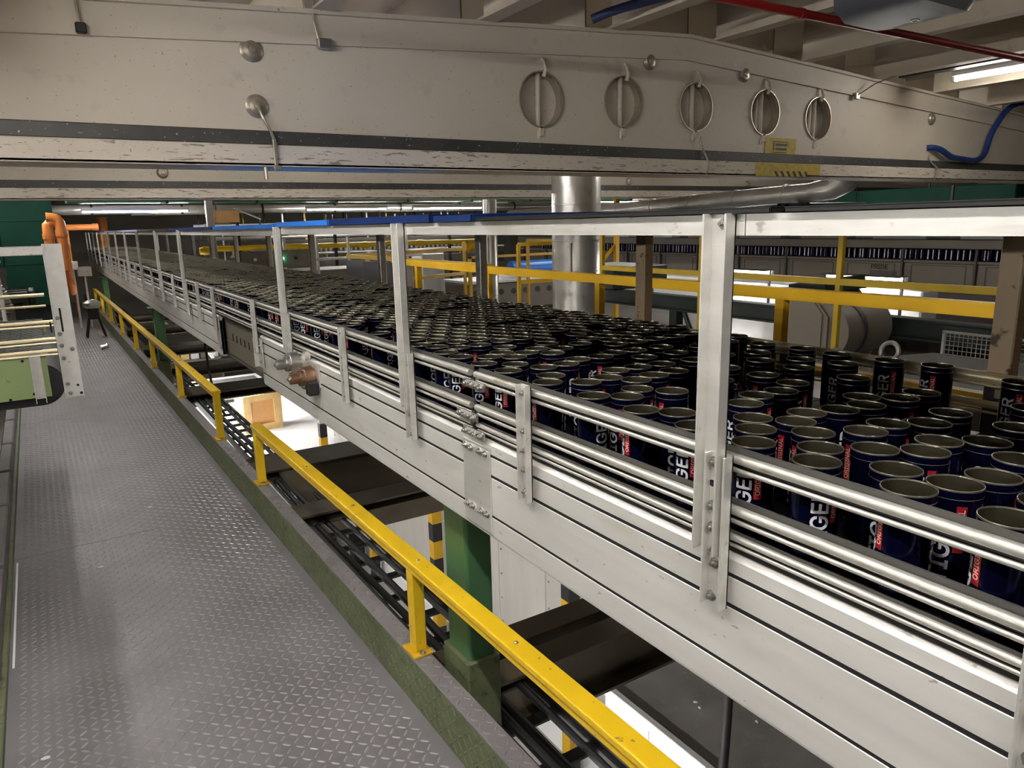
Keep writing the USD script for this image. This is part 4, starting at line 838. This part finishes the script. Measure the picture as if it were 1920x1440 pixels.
obj('body', B().box(-1.0, 1.3, 0, 1.0, .1, .85, .02), GREYM, fm); obj('top_rail', B().box(-1.0, 1.3, -.05, .05, 1.0, 1.04, .005), ALU, fm)
for k in range(5): obj('opening', B().box(-.85 + .42 * k, -.6 + .42 * k, -.01, .02, .35, .6, .004), BLACK, fm); obj('upright', B().box(-.98 + .5 * k, -.95 + .5 * k, -.03, .03, .8, 1.35, .003), ALU, fm)
obj('plinth', B().box(-.9, 1.2, .1, .9, 0, .1), BLACK, fm)
wm = thing('can_washer', 'long low grey machine with a row of round holes and yellow frame behind the rails', 'machine', (6.9, 10.2, 0))
obj('body', B().box(-1.3, .9, 0, .8, .1, .55, .02), GREYM, wm); obj('deck', B().box(-1.3, .9, -.05, .85, .55, .60, .01), WHITE, wm); obj('frame', B().box(-1.3, -1.25, -.08, -.03, 0, 1.0, .004).box(.85, .9, -.08, -.03, 0, 1.0, .004).box(-1.3, .9, -.08, -.03, .96, 1.0, .004), YELD, wm)
for k in range(9): obj('hole', B().cyl((-1.15 + .24 * k, -.004, .4), (-1.15 + .24 * k, .004, .4), .05, 12), BLACK, wm)
obj('plinth', B().box(-1.2, .8, .1, .7, 0, .1), BLACK, wm); obj('blue_drum', B().cyl((-.3, .3, .75), (.6, .3, .75), .12, 18), BLUEF, wm)
for x, y, z, lab in [(3.3, 6.2, .35, 'small wooden crate behind the far guide rail, nearest the slate cabinet'), (3.25, 7.9, .35, 'small wooden crate behind the far guide rail, farther along')]:
    q = thing('wooden_crate', lab, 'crate', (x, y, z)); obj('box', B().box(-.12, .12, -.12, .12, 0, .22, .004), WOOD, q); obj('slat', B().box(-.125, .125, -.126, -.12, .03, .07, .002), WOODI, q); obj('slat', B().box(-.125, .125, -.126, -.12, .13, .17, .002), WOODI, q)
    obj('stand', B().box(-.11, .11, -.11, .11, -.35, 0, .002), YELD, q)
# silver duct with a branch, dark green duct, roof of the right bay
d = thing('silver_duct', 'fat silver insulated duct with an elbow rising behind the near girder', 'duct', (6.0, 0, 0))
pts = [(0, 9.5, 1.60), (0, 7, 1.62), (0, 5, 1.69), (0, 4.25, 1.71)]
obj('run', B().tube(pts, .085, 20), GALV, d); obj('elbow', B().tube([(0, 4.32, 1.71), (0, 4.12, 1.735), (0, 4.0, 1.79), (0, 3.95, 1.88), (0, 3.94, 2.3)], [.088, .1, .11, .115, .115], 20), GALV, d)
for y in (4.6, 5.2, 5.8, 6.4, 7, 7.6): obj('band', B().lathe([(.085, -.012), (.090, -.01), (.090, .01), (.085, .012)], 20, (0, y, 1.72 - (y - 4.25) * .036), 'y'), GALV, d)
d = thing('dark_green_duct', 'broad dark green duct running under the roof on the far side', 'duct', (0, 0, 0))
obj('box', B().box(9.0, 9.8, 3.95, 11.0, 1.56, 1.80, .01), DGREEN, d)
for y in (4.6, 6.2, 8.0): obj('joint', B().box(8.985, 9.0, y, y + .03, 1.55, 1.81, .003), BLKGREEN, d); obj('hanger', B().cyl((9.02, y + .3, 1.8), (9.02, y + .3, 2.7), .012, 6), BLACK, d)
d = thing('twin_tubes', 'two round black tube ends side by side under the silver duct', 'tubes', (5.70, 4.4, 1.585)); obj('tube', B().lathe([(.03, 0), (.034, 0), (.034, 1.2), (.03, 1.2)], 20, (0, -.04, 0), 'x'), BLACK, d); obj('tube', B().lathe([(.03, 0), (.034, 0), (.034, 1.2), (.03, 1.2)], 20, (0, .04, 0), 'x'), BLACK, d)
obj('stay', B().cyl((.6, 0, .03), (.6, 0, 1.36), .004, 6).cyl((1.1, 0, .03), (1.1, 0, 1.36), .004, 6), BLACK, d)
for y, lab in [(5.6, 'added hooded lamp lighting the white cabinet with the rounded lid'), (7.6, 'added hooded lamp lighting the long white cabinet')]:
    L = thing('added_lamp', lab, 'lamp', (8.90, y, .70)); obj('hood', B().box(-.10, .12, -.55, .55, .03, .036, .002).box(.115, .121, -.55, .55, -.08, .036, .002), GREYD, L)  # lamp added to brighten the cabinets; hood keeps its light off the panels
    obj('tube', B().cyl((0, -.5, 0), (0, .5, 0), .016, 10), TUBE, L); obj('stand', B().box(.06, .09, -.52, -.49, -.70, .03, .002).box(.06, .09, .49, .52, -.70, .03, .002), GREYD, L)
# pipe racks and a second row of cans at the far end of the hall
for y, z0, lab in [(15.9, 1.32, 'pipe rack with thin grey uprights at the far end, in front'), (17.4, 1.45, 'pipe rack with pale uprights at the far end, behind')]:
    pr_ = thing('pipe_rack', lab, 'pipe rack', (0, y, 0))
    for k, z in enumerate((z0, z0 - .16, z0 + .14)): obj('run', B().cyl((2.8, 0, z), (9.6, 0, z), .028 if k else .04, 10), [GALV, GREYD, WHITE][k], pr_)
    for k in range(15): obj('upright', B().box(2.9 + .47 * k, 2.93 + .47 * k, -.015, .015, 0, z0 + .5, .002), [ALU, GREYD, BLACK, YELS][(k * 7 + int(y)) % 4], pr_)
fc = thing('far_conveyor', 'far conveyor with a slot of pale cans beneath the yellow gas pipe', 'conveyor', (0, 14.9, 0))
obj('flank', B().box(3.0, 9.2, 0, .03, .62, .86, .006), GREYD, fc); obj('cover', B().box(3.0, 9.2, 0, .03, 1.20, 1.27, .006), GREYD, fc); obj('belt', B().box(3.0, 9.2, .03, .4, .98, 1.0), BLACK, fc); obj('rail', B().box(3.0, 9.2, -.01, .03, .965, 1.0, .004), GALV, fc)
for k in range(5): obj('leg', B().box(3.1 + 1.45 * k, 3.2 + 1.45 * k, .05, .15, 0, .62, .004), GREYD, fc)
pale = None
for k in range(56):
    lab, grp = 'pale can in the slot of the far conveyor beneath the yellow gas pipe', 'cans on the far conveyor'
    if pale is None:
        pale = thing('pale_can', lab, 'can', (3.1, 15.05, 1.0), 0, grp); obj('body', B().lathe([(0, 0), (.028, 0), (.034, .01), (.034, .135), (.031, .143), (0, .143)], 10), SILV, pale)
    else: copy_of(pale, lab, (3.1 + .108 * k, 15.05, 1.0), 0, grp)
# ---------------------------------------------------------------- hall below
pw = thing('wall_partition', None, None, (3.25, 0, 0), kind='structure')
yb = [-3, -.8, 1.6, 3.4, 4.72, 5.5, 6.9, 8.6, 10.2]
for k, (a, e) in enumerate(zip(yb, yb[1:])):
    obj('panel', B().box(0, .06, a + .004, e - .004, ZF + .25, -.26, .006), WPANEL, pw)
    b = B()
    for q in range(10): b.bolt((0, e - .05, ZF + .5 + q * .25), (-1, 0, 0), .008)
    obj('rivets', b, BOLT, pw)
obj('skirting', B().box(-.05, .06, -3, 10.2, ZF, ZF + .22, .01), WHITE, pw, label='white skirting strip')
def striped_post(x, y, z0, z1, label, r=.055, period=.2):
    t = thing('striped_post', label, 'post', (x, y, ZF))
    n = int((z1 - z0) / period)
    for k in range(n): obj('band', B().box(-r, r, -r, r, z0 - ZF + k * period, z0 - ZF + (k + 1) * period, .004), YELD if k % 2 else BLKS, t)
    obj('foot', B().box(-r * 1.5, r * 1.5, -r * 1.5, r * 1.5, 0, .02, .003), BLKS, t); obj('top', B().box(-r, r, -r, r, z0 - ZF + n * period, z0 - ZF + n * period + .12, .004), WPANEL, t)
striped_post(3.10, 6.55, ZF + .02, -1.1, 'black and yellow striped post in front of the pale panels, beside the green column', .055)
striped_post(3.10, 4.16, ZF + .02, -1.1, 'black and yellow striped post showing above and below the near brown beams', .055)
striped_post(3.10, 8.42, ZF + .02, -1.1, 'black and yellow striped post close to the orange canister', .05)
striped_post(2.95, 9.75, ZF + .02, -1.1, 'yellow and black striped post farther back behind the orange canister', .05)
striped_post(4.05, 12.2, ZF + .02, -.8, 'striped post beside the lit table', .045)
tk = thing('orange_canister', 'orange canister on a dark stand between the striped posts in the hall below', 'canister', (3.05, 8.95, ZF)); obj('body', B().lathe([(0, 1.05), (.09, 1.05), (.10, 1.08), (.10, 1.5), (.08, 1.56), (0, 1.58)], 24), M('orange_canister_plastic', (.65, .22, .10), .45), tk); obj('stand', B().box(-.08, .08, -.08, .08, 0, 1.05, .005), BLACK, tk)
wc = thing('white_machine', 'white machine cabinet with a dusty grey top below the near end of the conveyor', 'machine', (2.12, 0, 0))
for a, e in [(-1.0, .5), (.5, 1.35), (1.35, 2.2), (2.2, 2.52)]: obj('front_panel', B().box(-.03, 0, a + .002, e - .002, ZF + .1, -.83, .004), WHITE, wc)
obj('top', B().box(-.01, 1.0, -1.0, 2.52, -.83, -.80, .002), DUST, wc, label='dusty grey top plate'); obj('edge', B().box(-.035, .0, -1.0, 2.53, -.845, -.792, .003), WHITE, wc, label='white edge profile')
obj('core', B().box(0, 1.0, -1.0, 2.5, ZF, -.83), WHITE, wc); obj('hinge', B().box(-.036, -.03, 2.02, 2.03, -1.15, -1.02).box(-.036, -.03, 2.02, 2.03, -1.4, -1.3), BOLT, wc)
for k in range(9):
    x, y = 2.25 + .7 * rnd.random(), 1.3 + 1.1 * rnd.random()
    q = thing('chip', 'small pale chip of debris on the dusty grey machine top', 'debris', (x, y, -.80), rnd.uniform(0, 180), 'chips on the dusty machine top'); v = B().lathe([(0, .005), (.006, .004), (.008, 0), (0, 0)], 6).out(); v[0][:, 0] *= 1.2 + rnd.random(); obj('flake', v, CLOTH, q)
wire('hanging_cable', [(1.62, 1.45, .752), (1.80, 1.53, .45), (1.885, 1.58, .05), (1.895, 1.58, -.23), (1.86, 1.56, -.49), (1.80, 1.52, -.9), (1.75, 1.5, -1.6)], .018, RUBBER, 'thick black cable hanging in front of the dusty machine top', 'cable', 12)
wire('hanging_cable', [(1.0, 6.4, .76), (1.02, 6.4, .4), (1.05, 6.35, .1), (1.09, 6.3, -.02)], .010, RUBBER, 'thin black cable hanging down beside the wooden crate', 'cable')
wire('hanging_cable', [(1.0, 5.0, .74), (1.05, 4.9, .62), (1.2, 4.75, .52), (1.5, 4.6, .60)], .009, RUBBER, 'black cable sagging below the dull recessed conveyor side', 'cable')
# lit work table with the wooden crate
tb = thing('work_table', 'broad white table under bright light, with the wooden crate standing on it', 'table', (2.95, 13.2, ZF))
obj('top', B().box(-.98, .95, -2.5, 2.3, .92, 1.0, .01), WHITE, tb)
for x in (-.9, .88):
    for y in (-2.4, 2.2): obj('leg', B().box(x - .03, x + .03, y - .03, y + .03, 0, .92, .004), YELD, tb)
obj('drawer', B().box(-.4, .6, -2.52, -2.49, .5, .9, .01), WHITE, tb)
wb = thing('framed_box', 'open pale wooden box frame with an orange panel on the lit table', 'wooden box', (2.85, 13.0, ZF + 1.0), 8)
fr_ = sbox(-.34, 0, .34, .66).buffer(-.03).buffer(.03)
obj('frame', B().prism(fr_.difference(sbox(-.21, .12, .21, .55)), 'y', -.14, -.08), WOOD, wb, label='pale yellow wood frame'); obj('panel', B().box(-.26, .26, -.08, -.07, .08, .6), WOODI, wb); obj('side', B().box(-.34, -.31, -.08, .3, 0, .64, .004).box(.31, .34, -.08, .3, 0, .64, .004).box(-.34, .34, -.08, .3, .62, .65, .004), WOOD, wb)
wk = thing('light_table', 'white framed light table with a grey glass inset, farther along below the conveyor', 'table', (3.3, 17.3, ZF)); obj('top', B().box(-.9, .9, -1.1, 1.1, .9, 1.0, .01), WHITE, wk); obj('glass', B().box(-.6, .6, -.7, .8, 1.0, 1.006, .002), M('grey_glass', (.2, .21, .21), .1, 0, .03), wk)
for x in (-.8, .8): obj('leg', B().box(x - .04, x + .04, -1, 1, 0, .9, .004), BLACK, wk)
bn = thing('dark_bench', 'black bench under the cable ladder beside the lit table', 'bench', (2.3, 9.9, ZF)); obj('top', B().box(-.4, .6, -.5, .5, .85, .92, .01), BLACK, bn); obj('base', B().box(-.3, .5, -.4, .4, 0, .85), BLKGREEN, bn)
yr = thing('floor_guard', 'yellow floor guard frame beside the striped posts below', 'guard', (3.6, 10.35, ZF)); obj('bar', B().box(-.5, .5, -.04, .04, .9, 1.0, .006), YEL, yr); obj('bar', B().box(-.5, .5, -.04, .04, .4, .5, .006), YEL, yr); obj('post', B().box(-.5, -.42, -.04, .04, 0, 1.0, .006), YEL, yr); obj('post', B().box(.42, .5, -.04, .04, 0, 1.0, .006), YEL, yr)
sh = thing('stacked_shelf', 'low shelf of small brown and white goods below the far part of the conveyor', 'shelf', (2.6, 20.5, ZF))
obj('shelf_board', B().box(-1, 1, -.3, .3, 1.15, 1.2, .004), GREYM, sh); obj('shelf_board', B().box(-1, 1, -.3, .3, .6, .65, .004), GREYM, sh); obj('upright', B().box(-1, -.95, -.3, .3, 0, 1.8, .004), GREYM, sh); obj('upright', B().box(.95, 1, -.3, .3, 0, 1.8, .004), GREYM, sh)
for k in range(8):
    q = thing('carton', 'small carton standing on the low shelf below the far part of the conveyor', 'carton', (1.75 + .24 * k, 20.5, ZF + 1.2), 0, 'cartons on the low shelf'); obj('box', B().box(-.1, .1, -.12, .12, 0, .2 + .12 * rnd.random(), .004), [WOOD, WHITE, GREYM, CLOTH][k % 4], q); obj('tape', B().box(-.102, .102, -.02, .02, .1, .105), BEIGE, q)

# ---------------------------------------------------------------- the other lamps of the hall, with unseen ones added for their light
for x, y, lab in LAMPS_UP: lamp(x, y, zt(x) - .12, 'y', lab, 1.5, TUBE)
for x, y, lab in LAMPS_FAR: lamp(x, y, 1.845 if y == 14.6 else 2.02, 'x', lab, 1.7, TUBE)
for x, y, lab in LAMPS_LOW: lamp(x, y, -.55, 'y', lab, 1.5, TUBEH if y > 12 else TUBEL)
for x, y, z, lab in ADDED_SIDE_LAMPS: lamp(x, y, z, 'y', lab, 1.5, M('added_side_tube', (1.0, 0.97, 0.92), emit=LAMP * .8))
